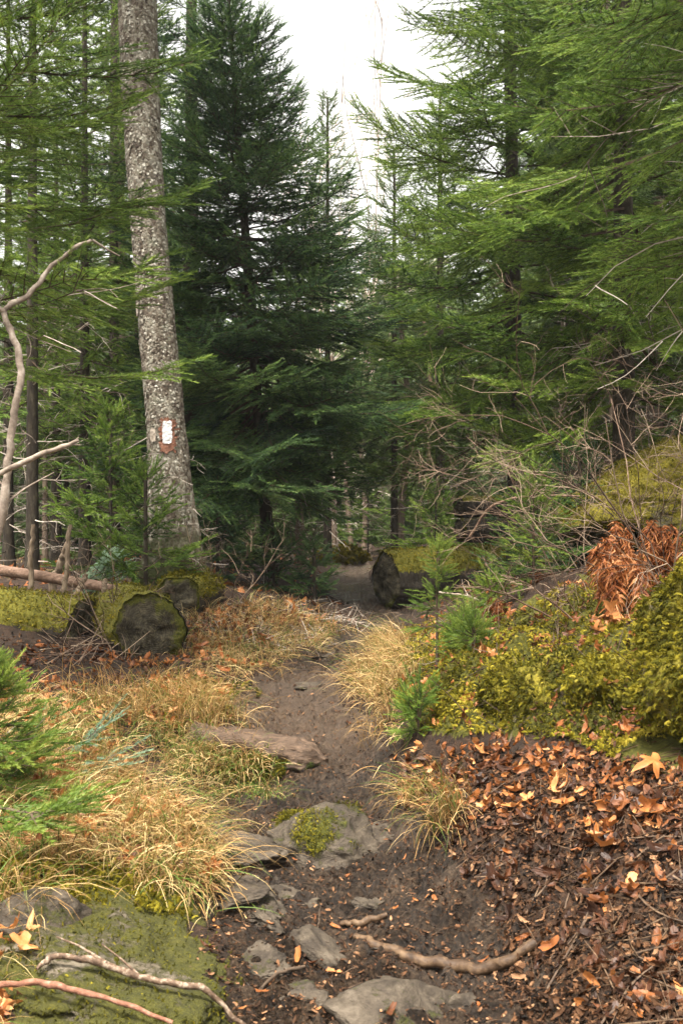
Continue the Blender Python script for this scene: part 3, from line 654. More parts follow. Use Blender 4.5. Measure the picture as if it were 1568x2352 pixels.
# ------------------------------------------------------------------ forest behind
def proto(kind, H, h0, rm, nb, seed, r0, dead):
    r = np.random.default_rng(seed); lean = r.normal(0, .12, 2); ax = lambda h: np.array([lean[0] * h / H, lean[1] * h / H, h])
    t = trunk_mb(H, r0, seed, ax, 7, 14).mesh('trunk', [M['bark_mid' if seed % 2 else 'bark_dark']], True)
    c = MB(); crown(c, spec_cone(r, H, h0, rm, nb, .6, -14, 40, axis=ax), 'far', r, .46)
    d = dead_twigs(r, dead, .2, max(h0 + .6, 1.2), .3, 1.0, .007, axis=ax).mesh('dead_branches', [M['twig_pale']]) if dead else None
    return dict(trunk=t, crown=c.mesh('crown', [M['needle_haze_tint'], M['twig']]), dead_branches=d, H=H)
TALL = [proto('tall', 10, 2.0 + k * .5, 1.3, 60, 200 + k, .10, 50) for k in range(4)]
YOUNG = [proto('young', 3.2, .15, 1.0, 46, 210 + k, .03, 0) for k in range(3)]
def plant(pr, name, x, y, sc, rz, label, group):
    e = empty(name, (x, y, gz(x, y) - .03), label, 'tree', group); e.rotation_euler = (0, 0, rz); e.scale = (sc, sc, sc)
    for n in ('trunk', 'crown', 'dead_branches'):
        if pr[n]: o = bpy.data.objects.new(n, pr[n]); COL.objects.link(o); o.parent = e
rf = random.Random(3)
def corridor(px, d): return 740 < px < 900 and d < 21
ZL = {0: ('distant spruce among the crowded stems left of the blazed trunk', 'distant spruces on the left'), 1: ('distant spruce in the pale forest beyond the far end of the trail', 'distant spruces beyond the trail'), 2: ('distant spruce in the gloom behind the right-hand firs', 'distant spruces on the right')}
YL = {0: ('distant young spruce growing low between stems on the left', 'distant young spruces on the left'), 1: ('distant young spruce growing low beyond the trail end', 'distant young spruces beyond the trail'), 2: ('distant young spruce growing low behind the right-hand firs', 'distant young spruces on the right')}
for i in range(120):
    d = 12.5 + 26 * (rf.random() ** 1.1); px = rf.uniform(-350, 1950)
    if corridor(px, d): continue
    zone = 0 if px < 560 else (1 if px < 1060 else 2)
    x = (px - CX) / F * d; g = gz(x, d)
    if 560 < px < 1080 and (d < 19 or i % 2): continue
    if 560 < px < 1000:
        pt = rf.uniform(360, 720) + 60 * (px > 900 or px < 660) * -1; H = HC + (HY - pt) / F * d - g; pr = rf.choice(TALL if rf.random() < .12 else YOUNG)
    else:
        pr = rf.choice(TALL); H = rf.uniform(8, 11) if px > 560 or rf.random() < .12 else HC + (HY - rf.uniform(480, 800)) / F * d - g
    plant(pr, 'distant_spruce', x, d, H / pr['H'], rf.uniform(0, 6.28), *ZL[zone])
for i in range(150):
    d = 12.5 + 22 * rf.random(); px = rf.uniform(-250, 1850)
    if corridor(px, d) or (600 < px < 1040 and (d < 17 or i % 3 == 0)): continue
    zone = 0 if px < 560 else (1 if px < 1060 else 2)
    x = (px - CX) / F * d; H = rf.uniform(1.3, 3.6); plant(rf.choice(YOUNG), 'young_spruce', x, d, H / 3.2, rf.uniform(0, 6.28), *YL[zone])

def far_woods():
    r = np.random.default_rng(77); n = 26000; d = r.uniform(36, 60, n); px = r.uniform(-900, 2400, n); x = (px - CX) / F * d
    top = 6.0 + 3.5 * vnoise(np.stack([x * .35, d * .35, 0 * x], 1), 4) + np.where((px > 600) & (px < 980), -1.0, 2.0 * (px > 980) + 0.5)
    g = height(x, d); z = g + (top) * r.random(n) ** .8; O = np.stack([x, d, z], 1); D = norm(np.stack([r.normal(0, 1, n), r.normal(0, 1, n), r.normal(-.15, .2, n)], 1)); Y = norm(np.cross(D, [0, 0, 1.0])); Z = np.cross(Y, D); s = r.uniform(.5, 1.0, n)[:, None]; b = MB(); T, Fc, tt = LOD['far'][0]
    V, f = inst(T, Fc, O, D * s, Y * s, Z * s); b.add(V, f, 0, (np.clip(r.normal(.45, .2, n), 0, 1)[:, None] + tt[None]).ravel()); o = b.build('distant_forest', M['needle_haze_tint']); tag(o, 'solid mass of far conifer woods closing the view behind the trees', 'forest', kind='stuff')
far_woods()
def bare(H, seed, spread=.5, mat='twig_pink', depth=4, r0=.05, nchild=(4, 7)):
    r = np.random.default_rng(seed); PT = []; RR = []; TI = []
    def grow(o, d, L, rad, lev):
        pts = [o]
        for k in range(6):
            d = norm(d + r.normal(0, .07 + .06 * lev, 3) + np.array([0, 0, .03])); pts.append(pts[-1] + d * L / 6)
        pts = np.array(pts); PT.append(resample(pts, 6)); RR.append(np.linspace(rad, rad * .35, 6)); TI.append(.5)
        if lev >= depth: return
        n = r.integers(*nchild) + (14 if lev == 0 else 0)
        for k in range(n):
            t = r.uniform(.25, 1) if lev else r.uniform(.3, 1); j = min(5, int(t * 6)); b = pts[j] + (pts[j + 1] - pts[j]) * (t * 6 - j)
            tg = norm(pts[j + 1] - pts[j]); lat = norm(np.cross(tg, r.normal(0, 1, 3)))
            grow(b, norm(tg * .9 + lat * spread * r.uniform(.6, 1.5)), L * r.uniform(.25, .5) * (1.1 - .45 * t), rad * .45, lev + 1)
    grow(np.zeros(3), np.array([r.normal(0, .03), 0, 1.0]), H, r0, 0)
    mb = MB(); PT = np.array(PT); RR = np.array(RR); big = RR[:, 0] > r0 * .9
    V, q = tubes(PT[big], RR[big], 7); m2 = MB(); m2.add(V, q, 0, .5)
    V, q = tubes(PT[~big], RR[~big], 3); mb.add(V, q, 0, np.repeat(r.random((~big).sum()), 18))
    return m2, mb
for px, d, pt, r0, seed, lab in [(662, 21, -150, .055, 31, 'bare slender birch rising in the white sky gap, closest to the dark spruce'), (826, 24, -60, .05, 32, 'very thin bare tree standing alone in the middle of the sky gap'), (775, 17.5, 330, .04, 33, 'bare twiggy young tree making a pinkish haze below the sky gap'),
                                 (720, 23, 250, .045, 35, 'bare twiggy tree just behind the right shoulder of the dark spruce'), (840, 19, 400, .04, 36, 'low bare twiggy tree at the right end of the pinkish haze')]:
    x = (px - CX) / F * d; g = gz(x, d); H = HC + (HY - pt) / F * d - g
    m2, mb = bare(H, seed, .45 if seed != 32 else .2, depth=3 if seed != 32 else 2, r0=r0 * .36, nchild=((5, 8) if seed in (33, 35, 36) else (3, 5)) if seed != 32 else (2, 3))
    e = empty('bare_tree', (x, d, g), lab, 'tree', 'bare trees beyond the trail'); m2.build('trunk', M['twig_pink'], e, smooth=True); mb.build('crown', M['twig_pink'], e)
# slim stems at the far side of the log
for px, d, dia, bend, pt, mat, lab in [(928, 14, 17, 0, 900, 'bark_mid', 'straight brown dead stem standing behind the right mossy log'), (1002, 15, 13, -30, 930, 'pole', 'crooked orange-brown dead stem leaning behind the right mossy log'), (680, 10.6, 22, -4, 1040, 'bark_mid', 'short mossy brown stem standing left of the far trail'),
                               (755, 15, 20, 5, 1020, 'bark_mid', 'brown dead stem above the yellow moss mound'), (800, 17, 12, 2, 1000, 'bark_mid', 'thin brown dead stem right of the yellow moss mound'), (830, 18, 12, 8, 980, 'bark_mid', 'thin pale brown stem over the end of the trail')]:
    x = (px - CX) / F * d; g = gz(x, d); H = HC + (HY - pt) / F * d - g + 1.2; r0 = dia / F * d / 2
    r = np.random.default_rng(px); zs = np.linspace(-.1, H, 16)
    pts = np.stack([bend / F * d * (zs / H) + .05 * np.sin(zs * 2 + px), .03 * np.sin(zs * 3), zs], 1)
    b = MB(); V, q = tubes(pts[None], np.linspace(r0 * 1.1, r0 * .6, 16)[None], 8); b.add(V, q)
    e = empty('dead_tree', (x, d, g), lab, 'tree'); b.build('trunk', M[mat], e, smooth=True)
    dead_twigs(r, 22, .3, H, .25, .8, .005, axis=lambda h: np.array([np.interp(h, zs, pts[:, 0]), 0, h])).build('dead_branches', M['twig_pale'], e)

# ------------------------------------------------------------------ rocks
def rock(name, c, rad, rot, seed, label, mat='rock', rough=.12, mossy=.3, cuts=9, sub=5, cat='rock', cutd=(.62, .92), mossdir=(0, 0, 1), aniso=(1, 1, 1), fr=1.0):
    bm = bmesh.new(); bmesh.ops.create_icosphere(bm, subdivisions=sub, radius=1.0)
    V = np.array([v.co[:] for v in bm.verts]); Fc = np.array([[v.index for v in f.verts] for f in bm.faces]); bm.free()
    r = np.random.default_rng(seed); Pn = V.copy()
    for k in range(cuts):
        n = norm(r.normal(0, 1, 3)); dd = r.uniform(*cutd); ex = np.maximum(0, Pn @ n - dd); Pn = Pn - ex[:, None] * n * .92
    Pn = Pn * (1 + rough * fbm(V * 1.7 * fr + seed, 4, seed)[:, None]) + norm(Pn) * (rough * .35 * np.abs(fbm(V * np.array(aniso) * 6 * fr + seed, 4, seed + 3)))[:, None]
    Mx = np.array(Matrix.Rotation(R(rot[2]), 3, 'Z') @ Matrix.Rotation(R(rot[1]), 3, 'Y') @ Matrix.Rotation(R(rot[0]), 3, 'X'))
    W = (Pn * np.array(rad)) @ Mx.T
    nr = norm((V / np.array(rad)) @ Mx.T)
    moss = np.clip(mossy * (0.35 + .9 * (nr @ norm(np.array(mossdir, float)))) + .35 * fbm(W * 7 + seed, 3, seed + 9), 0, 1) if mossy > 0 else np.zeros(len(W))
    b = MB(); b.add(W, Fc, 0, .5, moss)
    o = b.build(name, M[mat], smooth=True); o.location = tuple(float(k) for k in c); tag(o, label, cat)
    return o, W + np.asarray(c), nr, moss
def onground(px, py, d, dz=0):
    p = P(px, py, d); p[2] = gz(p[0], p[1]) + dz; return p

MID = rock('rock', onground(738, 1900, 3.52, .035), (.165, .21, .125), (6, 8, 25), 11, 'rounded grey rock with mossy left shoulder in the middle of the trail', mossy=.58, cuts=10, mossdir=(-.5, -.1, .8), rough=.14)
rock('rock', onground(560, 1925, 3.42, -.01), (.15, .12, .06), (0, 6, -20), 12, 'low lumpy bare rock on the trail left of the mossy rock', mossy=0, cuts=8, rough=.2, fr=1.6)
rock('rock', onground(930, 2330, 2.38, -.02), (.17, .20, .085), (-4, 10, -30), 13, 'half-buried grey rock with green moss edge at the bottom of the trail', mossy=.33, cuts=10, mossdir=(.8, .2, .3))
rock('rock', onground(735, 2165, 2.72, -.012), (.055, .13, .04), (4, 8, 28), 14, 'narrow wedge of pale rock sticking from the mud above the brown stick', mossy=.15, cuts=12)
rock('rock', onground(412, 1852, 3.75, -.005), (.055, .07, .03), (0, 0, 20), 15, 'small flat tan stone at the left trail edge under the grass', mossy=0, cuts=10, mat='rock')
rock('rock', onground(612, 1588, 5.5, -.02), (.07, .06, .035), (0, 0, 10), 16, 'small flat pale stone set in the trail beyond the wooden step', mossy=.1, cuts=9)
rock('rock', onground(800, 1395, 9.2, -.02), (.12, .10, .04), (0, 0, 10), 17, 'flat grey stone on the trail bend before the right mossy log', mossy=0, cuts=9)
rock('rock', onground(1075, 2300, 2.42, -.015), (.055, .05, .045), (10, 0, 10), 18, 'dark wet stone lump beside the lower end of the brown stick', mossy=0, cuts=9)
rock('rock', onground(870, 1870, 3.6, -.03), (.07, .12, .045), (0, 12, -18), 19, 'smooth grey slab against the right flank of the mossy trail rock', mossy=0, cuts=8)

STONES = [((650,2010),3.2,(.10,.16,.03),31,'flat wet stone set in mud between the mossy rock and the pale wedge'),((520,2040),3.0,(.13,.10,.035),32,'broad flat stone at the left trail edge above the mossy slab'),((600,2080),2.95,(.07,.12,.03),33,'narrow flat stone just right of the broad left-edge stone'),((860,2030),3.05,(.06,.05,.025),34,'small dark stone right of the trail middle, below the grass tuft'),
  ((560,2200),2.6,(.09,.14,.035),35,'long flat stone in the mud along the right side of the mossy slab'),((680,2280),2.45,(.07,.06,.03),36,'small wet stone in the mud left of the bottom rock'),((480,1905),3.6,(.09,.06,.04),37,'tan stone at the left trail edge below the dense straw tuft'),((640,1860),3.85,(.07,.05,.03),38,'low stone just behind the mossy trail rock on its left'),((690,1560),5.7,(.12,.09,.03),39,'flat stone set in the upper trail above the step'),((760,1500),6.5,(.10,.08,.03),40,'flat stone in the trail just before the bend'),((900,2140),2.75,(.045,.06,.02),41,'small stone touching the upper side of the brown stick')]
for (px, py), d, rad, seed, lab in STONES:
    rock('rock', onground(px, py, d, -.014), rad, (RNG.normal(0, 5), RNG.normal(0, 5), RNG.uniform(-40, 40)), seed, lab, mossy=.12 if seed % 3 else .3, cuts=12, rough=.34, sub=5, cutd=(.5, .9), aniso=(.6, 2.5, 2))
_s = onground(235, 2230, 2.5, -.05)
SLAB = rock('slab_rock', _s, (.36, .66, .085), (3, 12, 14), 21, 'broad flat rock slab under olive moss at the lower left', mat='slab', rough=.22, mossy=.56, cuts=9, sub=6, fr=1.5, mossdir=(0, 0, 1))
rock('rock', onground(95, 2135, 2.55, .0), (.11, .09, .07), (0, 8, 30), 22, 'pale bare stone knob at the upper left of the mossy slab', mossy=.15, cuts=9)
BIG = rock('boulder', P(1600, 1120, 6.6) + np.array([0, .35, -.02]), (.74, .62, .30), (12, -19, 4), 23, 'long boulder capped with golden moss behind the bare shrub', mat='boulder', rough=.20, mossy=.85, cuts=7, sub=6, cat='boulder', mossdir=(-.1, -.35, 1))
rock('boulder', P(1620, 1250, 6.6) + np.array([.1, .45, -.06]), (.62, .5, .24), (0, -8, 4), 26, 'boulder coloured dark as the shaded hollow under the golden moss-capped one', mat='log', rough=.10, mossy=.1, cuts=6, sub=5, cat='boulder')  # dark bark colour stands in for the shade of the hollow below
EDGE = rock('boulder', P(1650, 1580, 3.05) + np.array([.02, .1, .0]), (.185, .28, .36), (4, -10, 8), 24, 'tall mossy boulder cut off by the right edge, grey streak on its face', mat='boulder', rough=.16, mossy=.80, cuts=8, sub=6, cat='boulder', mossdir=(-.5, -.55, .65))
MOUND = rock('moss_mound', onground(790, 1293, 13.2, .03), (.30, .3, .15), (0, 0, 0), 25, 'low mound of yellow moss at the far left side of the trail', mat='boulder', rough=.25, mossy=1.0, cuts=0, cat='moss mound')

# ------------------------------------------------------------------ logs
def log(c, ax, L, r, seed, label, moss=.9, mat='log', cutmat='cut', tag_cat='log', mossdir=(0, -.1, 1), ragged=.11, name='fallen_log', up=.22):
    """cut round log: c centre of the near cut face, ax direction away from it"""
    ax = norm(np.asarray(ax, float)); rg = np.random.default_rng(seed); K, S = 70, 72
    A = norm(np.cross(ax, [0, 0, 1.0])); B = np.cross(A, ax); t = np.linspace(0, 1, K); th = np.arange(S) / S * 2 * np.pi
    TT, TH = np.meshgrid(t, th, indexing='ij')
    q = np.stack([np.cos(TH).ravel() * 1.5, np.sin(TH).ravel() * 1.5, TT.ravel() * L * 3], 1)
    rr = r * (1 + .10 * fbm(q, 3, seed) + .05 * fbm(q * np.array([5, 5, 1.2]), 3, seed + 1) - .12 * sstep(.93, 1.0, TT.ravel()) - .05 * sstep(.03, 0, TT.ravel())).reshape(TT.shape)
    D = np.cos(TH)[..., None] * A + np.sin(TH)[..., None] * B
    V = c + TT[..., None] * L * ax + rr[..., None] * D
    nz = D @ norm(np.array(mossdir, float)); mo = np.clip(moss * sstep(up - .35, up + .35, nz) + .22 * fbm(V.reshape(-1, 3) * 9, 3, seed + 5).reshape(nz.shape), 0, 1)
    i, j = np.meshgrid(np.arange(K - 1), np.arange(S), indexing='ij'); j2 = (j + 1) % S
    f = np.stack([i * S + j, i * S + j2, (i + 1) * S + j2, (i + 1) * S + j], -1).reshape(-1, 4)
    e = empty(name, c, label, tag_cat)
    b = MB(); b.add(V.reshape(-1, 3) - c, f, 0, .5, mo.ravel())
    b.add(np.vstack([V[-1] - c, (V[-1].mean(0) + ax * .02 - c)[None]]), np.array([[k, (k + 1) % S, S] for k in range(S)]), 0, .5, 0)
    b.build('bark', M[mat], e, smooth=True)
    # sawn face with rings, slightly dished and rotted
    G = []; nr = 12
    for k in range(nr + 1):
        fr = k / nr
        p = c + (V[0] - c) * (fr if k else 0) * .985 - ax * (.012 - .03 * fr ** 4)
        off = ragged * r * fbm(np.stack([np.cos(th) * fr * 3 + seed, np.sin(th) * fr * 3, th * 0], 1), 4, seed + 8) * (1 if k < nr else .3)
        G.append(p - ax * off[:, None])
    G = np.array(G); i, j = np.meshgrid(np.arange(nr), np.arange(S), indexing='ij'); j2 = (j + 1) % S
    f = np.stack([i * S + j, i * S + j2, (i + 1) * S + j2, (i + 1) * S + j], -1).reshape(-1, 4)
    fr = np.repeat(np.linspace(0, 1, nr + 1), S); bb = MB(); bb.add(G.reshape(-1, 3) - c, f, 0, fr, np.clip(.14 + .6 * fr ** 4 + .3 * fbm(G.reshape(-1, 3) * 8, 3, seed), 0, 1)); bb.build('cut_face', M[cutmat], e, smooth=True)
    return e, V.reshape(-1, 3), norm(D).reshape(-1, 3), mo.ravel()
lp = lambda px, py, d: P(px, py, d)
LOGS = []
LOGS.append(log(lp(347, 1450, 5.95), (-.42, 1, .0), 1.0, .205, 41, 'short dark sawn log with round cut face turned to the camera, left of the trail', moss=1.0, up=.32, mossdir=(-.55, -.1, .85)))
LOGS.append(log(lp(196, 1440, 6.35), (-.93, .36, .02), 1.6, .185, 42, 'bright moss-topped log lying behind the dark sawn log', moss=1.1, up=.1))
LOGS.append(log(lp(402, 1384, 6.95), (.14, 1, .0), .62, .175, 43, 'hollow dark log end hung with yellow moss at the blazed trunk foot', moss=1.0, up=.25))
LOGS.append(log(lp(886, 1333, 9.15), (.88, .48, .02), 1.9, .25, 44, 'large sawn log with yellow moss top beside the trail on the right', moss=1.0, up=.38))
LOGS.append(log(lp(1052, 1165, 10.3), (.9, .42, .03), 1.2, .105, 45, 'upper small mossy log stacked behind the black fir stem', moss=.9, up=.5))
LOGS.append(log(lp(1056, 1218, 10.2), (.9, .42, .0), 1.2, .115, 46, 'lower small dark log stacked behind the black fir stem', moss=.4, up=.6))

# ------------------------------------------------------------------ poles, sticks
def stick(name, pts, radii, mat, label, cat, k=26, sides=9, seed=0, wob=.06, parts=()):
    p = smooth_line(pts, k); p = p + np.stack([vnoise(np.stack([np.arange(k) * .45, np.full(k, i_ * 7.7), np.full(k, float(seed))], 1), seed) for i_ in range(3)], 1) * np.mean(radii) * .55; r = np.interp(np.linspace(0, 1, k), np.linspace(0, 1, len(radii)), radii)
    c = p[0]; b = MB(); V, q = tubes(p[None], r[None], sides)
    V = V + (V - np.repeat(p, sides, 0)) * (fbm(V * 45, 3, seed) * wob * 4 + np.maximum(0, vnoise(V * 22, seed + 3) - .45) * 1.1)[:, None]
    n = len(V); caps = []
    b.add(V - c, q)
    for s, rev in ((0, 1), (k - 1, 0)):
        ring = V[s * sides:(s + 1) * sides]; vv = np.vstack([ring, ring.mean(0)[None]]) - c
        t = np.array([[j, (j + 1) % sides, sides] for j in range(sides)]); b.add(vv, t[:, ::-1] if rev else t)
    for (pp, rr) in parts:
        p2 = resample(np.array(pp), 8); V, q = tubes(p2[None], np.linspace(rr, rr * .45, 8)[None], 6); b.add(V - c, q)
    o = b.build(name, M[mat], smooth=True); o.location = tuple(float(x) for x in c)
    return tag(o, label, cat)
def gp(px, py, d, up=0.0):
    """point resting on the ground, or on the slab where it lies over it"""
    p = P(px, py, d); g = gz(p[0], p[1]); W = SLAB[1]; m = np.hypot(W[:, 0] - p[0], W[:, 1] - p[1]) < .025
    if m.any(): g = max(g, W[m, 2].max())
    p[2] = g + up; return p
stick('fallen_pole', [P(-120, 1285, 7.3), P(0, 1308, 7.05), P(160, 1336, 6.75), P(322, 1366, 6.45)], [.037, .036, .034, .029], 'pole', 'reddish barkless pole lying across the mossy logs at the left', 'pole', wob=.02)
SN = [([(72, 1352, 6.75), (73, 1280, 6.75), (76, 1206, 6.75)], .017, 'upright grey broken stake behind the pole, closest to the left edge', []),
      ([(118, 1352, 7.3), (140, 1290, 7.25), (160, 1245, 7.2)], .026, 'stout leaning mossy stub between the two upright grey stakes', []),
      ([(148, 1362, 6.6), (155, 1280, 6.6), (161, 1206, 6.62)], .016, 'upright grey broken stake behind the pole, nearest the blazed trunk', []),
      ([(172, 1372, 6.45), (186, 1345, 6.45), (200, 1318, 6.45)], .016, 'short pale broken stub leaning beside the pole', []),
      ([(236, 1370, 6.5), (240, 1350, 6.5), (242, 1330, 6.5)], .014, 'tiny pale stub standing on the barkless pole', [])]
for i, (pp, r, lab, br) in enumerate(SN):
    stick('broken_stake', [P(*q) for q in pp], [r, r * .95, r * .7], 'snag', lab, 'broken stake', seed=i, wob=.05)
# pale crooked dead sapling on the left
stick('dead_sapling', [P(-40, 1330, 4.6), P(8, 1180, 4.6), P(20, 1060, 4.6), P(30, 960, 4.6), P(49, 870, 4.6), P(40, 800, 4.62), P(12, 715, 4.62), P(60, 680, 4.65), P(120, 612, 4.7), P(175, 568, 4.72), P(212, 551, 4.75)],
      [.018, .018, .016, .0155, .015, .0145, .013, .011, .0095, .008, .006], 'twig_pale', 'crooked pale dead sapling with a bent top at the left edge', 'dead sapling', k=90, sides=10, wob=.05,
      parts=[([P(12, 715, 4.62), P(-30, 700, 4.6), P(-80, 650, 4.6)], .012), ([P(212, 551, 4.75), P(245, 572, 4.8), P(275, 588, 4.85)], .006), ([P(10, 1160, 4.6), P(60, 1120, 4.65), P(125, 1085, 4.7)], .005), ([P(14, 1120, 4.6), P(-50, 1060, 4.6)], .006)])
stick('broken_branch', [P(-60, 1110, 4.3), P(20, 1078, 4.3), P(95, 1045, 4.3), P(150, 1025, 4.3), P(180, 1012, 4.3)], [.012, .011, .010, .009, .006], 'twig_pale', 'straight pale broken branch with a splintered tip below the crooked sapling', 'branch',
      parts=[([P(165, 1019, 4.3), P(182, 1004, 4.3)], .004), ([P(160, 1021, 4.3), P(186, 1022, 4.3)], .003)])
stick('stick', [gp(812, 2118, 2.78, .006), gp(880, 2152, 2.72, .010), gp(960, 2185, 2.66, .010), gp(1040, 2205, 2.63, .008), gp(1130, 2232, 2.58, .008), gp(1228, 2238, 2.57, .008)], [.008, .013, .014, .015, .0155, .012], 'stick', 'thick brown stick lying across the lower right of the trail', 'stick', k=50, wob=.05, seed=4)
stick('stick', [gp(85, 2340, 2.27, .01), gp(120, 2305, 2.3, .015), gp(200, 2298, 2.3, .025), gp(300, 2290, 2.3, .02), gp(400, 2305, 2.29, .02), gp(480, 2312, 2.3, .015), gp(565, 2318, 2.3, .012)], [.004, .0065, .0075, .0072, .007, .0065, .005], 'birch_stick', 'lichen-spotted white birch stick arching over the mossy slab', 'stick', k=60, wob=.06, seed=5,
      parts=[([gp(245, 2296, 2.3, .025), gp(180, 2265, 2.34, .03), gp(130, 2245, 2.36, .03)], .0035), ([gp(320, 2292, 2.3, .02), gp(270, 2262, 2.34, .025), gp(235, 2245, 2.36, .025)], .003)])
stick('stick', [gp(-80, 2372, 2.2, .02), gp(60, 2385, 2.2, .02), gp(200, 2398, 2.18, .02), gp(400, 2412, 2.16, .02)], [.007, .007, .006, .004], 'scar', 'thin red-brown stick along the bottom left edge of the frame', 'stick', k=40, wob=.05, seed=6)
stick('stick', [gp(785, 2068, 2.9, .008), gp(830, 2075, 2.88, .012), gp(885, 2066, 2.9, .01)], [.006, .011, .006], 'stick', 'short flat brown stick on the mud below the grass tuft', 'stick', wob=.05, seed=7)
stick('stick', [gp(730, 2100, 2.85, .0), gp(733, 2060, 2.86, .03), gp(736, 2030, 2.87, .065)], [.003, .0025, .002], 'twig', 'tiny dark twig standing upright in the trail mud', 'twig', wob=.05, seed=8)
stick('stick', [gp(600, 2290, 2.45, .006), gp(640, 2215, 2.55, .012), gp(700, 2195, 2.6, .01)], [.004, .004, .003], 'twig', 'dark bent twig on the mud right of the birch stick', 'twig', wob=.05, seed=9)
stick('dead_branch', [P(1080, 1232, 7.0), P(1120, 1170, 6.9), P(1180, 1145, 6.8), P(1260, 1138, 6.7), P(1330, 1140, 6.6)], [.008, .008, .007, .006, .004], 'pole', 'arched reddish bare branch above the right-hand sapling', 'branch')
stick('dead_branch', [P(1010, 1360, 5.6), P(1090, 1375, 5.4), P(1150, 1420, 5.2)], [.005, .006, .006], 'twig_pale', 'thin pale broken branch across the small sapling foot', 'branch', parts=[([P(1075, 1370, 5.45), P(1062, 1345, 5.5), P(1060, 1330, 5.5)], .003)])
# wooden step
def step():
    a = gp(440, 1690, 4.62, .0); b_ = gp(750, 1728, 4.45, .0); a[2] = .11; b_[2] = .062; ax = norm(b_ - a); L = np.linalg.norm(b_ - a); c = a
    A = norm(np.cross(ax, [0, 0, 1.0])); B = np.cross(A, ax); K, S = 80, 40; t = np.linspace(0, 1, K); th = np.arange(S) / S * 2 * np.pi
    TT, TH = np.meshgrid(t, th, indexing='ij'); q = np.stack([np.cos(TH).ravel(), np.sin(TH).ravel(), TT.ravel() * 4], 1)
    rr = (1 + .30 * fbm(q * 1.6, 4, 3) + .14 * fbm(q * np.array([9, 9, 2]), 3, 4)).reshape(TT.shape) * (1 - .75 * sstep(.86, 1, TT))
    V = c + TT[..., None] * L * ax + (rr * np.cos(TH) * .095)[..., None] * A + (rr * np.clip(np.sin(TH), -1, .8) * .085)[..., None] * B + np.array([0, 0, -.025])
    fro = (np.cos(TH) * A[1]) ; mo = np.clip(sstep(.45, -.15, np.sin(TH)) * (1.1 - TT * .7) + .25 * fbm(V.reshape(-1, 3) * 12, 3, 6).reshape(TT.shape), 0, 1)
    i, j = np.meshgrid(np.arange(K - 1), np.arange(S), indexing='ij'); j2 = (j + 1) % S
    f = np.stack([i * S + j, i * S + j2, (i + 1) * S + j2, (i + 1) * S + j], -1).reshape(-1, 4)
    mb = MB(); mb.add(V.reshape(-1, 3) - c, f, 0, .5, mo.ravel())
    for s in (0, K - 1): mb.add(np.vstack([V[s] - c, (V[s].mean(0) - c)[None]]), np.array([[k, (k + 1) % S, S] for k in range(S)]))
    o = mb.build('log_step', M['step'], smooth=True); o.location = tuple(float(k) for k in c); tag(o, 'worn flat wooden log forming a step across the trail, mossy below', 'log step')
step()

# ------------------------------------------------------------------ ground cover
def sample(n, d0, d1, poly=None, seed=0, spread=1.4, jit=30, power=1.0, test=None):
    """ground points thinning out with distance, inside a patch of the forest floor"""
    r = np.random.default_rng(seed); X = []; Yv = []; m = 0
    tries = 0
    while m < n and tries < 60:
        tries += 1; k = max(n * 3, 3000); y = d0 * (d1 / d0) ** (r.random(k) ** power); x = r.uniform(-1, 1, k) * y * CX / F * spread
        z = height(x, y); px, py = topx(x, y, z); j = fbm(np.stack([x * 5, y * 5, 0 * x], 1), 3, 61) * jit
        ok = np.ones(k, bool)
        if poly is not None: ok &= inpoly(px + j, py + j * .5, poly)
        if test is not None: ok &= test(x, y, px, py, r)
        X.append(x[ok]); Yv.append(y[ok]); m += ok.sum()
    x = np.concatenate(X); y = np.concatenate(Yv)
    if len(x) < n: k = r.integers(0, len(x), n); x = x[k] + r.normal(0, .02, n); y = y[k] + r.normal(0, .02, n)
    x = x[:n]; y = y[:n]; return x, y, height(x, y)

def blades(root, az, lean, L, wdt, seed, K=6, curl=1.0):
    """curved tapering blades; lean = start angle from vertical"""
    r = np.random.default_rng(seed); N = len(root); t = np.linspace(0, 1, K)
    a = lean[:, None] + (R(105) * curl * r.uniform(.5, 1.15, N))[:, None] * t[None] ** 1.2
    a = np.minimum(a, R(128)); seg = L[:, None] / (K - 1)
    hx = np.concatenate([np.zeros((N, 1)), np.cumsum(np.sin(a[:, :-1]) * seg, 1)], 1); hz = np.concatenate([np.zeros((N, 1)), np.cumsum(np.cos(a[:, :-1]) * seg, 1)], 1)
    sw = r.normal(0, .12, N)[:, None] * L[:, None] * t[None] ** 2
    dx = np.stack([np.cos(az), np.sin(az)], 1); sx = np.stack([-np.sin(az), np.cos(az)], 1)
    C = root[:, None, :] + np.concatenate([hx[..., None] * dx[:, None] + sw[..., None] * sx[:, None], hz[..., None]], -1)
    tw = r.normal(0, .5, N); wv = np.stack([sx[:, 0] * np.cos(tw), sx[:, 1] * np.cos(tw), np.sin(tw)], 1)
    ww = wdt[:, None] * (1 - t[None] ** 2.2 * .9) * .5
    V = np.stack([C - ww[..., None] * wv[:, None], C + ww[..., None] * wv[:, None]], 2)
    k = np.arange(K - 1); q = np.stack([2 * k, 2 * k + 1, 2 * k + 3, 2 * k + 2], -1); q = (q[None] + (np.arange(N) * 2 * K)[:, None, None]).reshape(-1, 4)
    return V.reshape(-1, 3), q, 2 * K

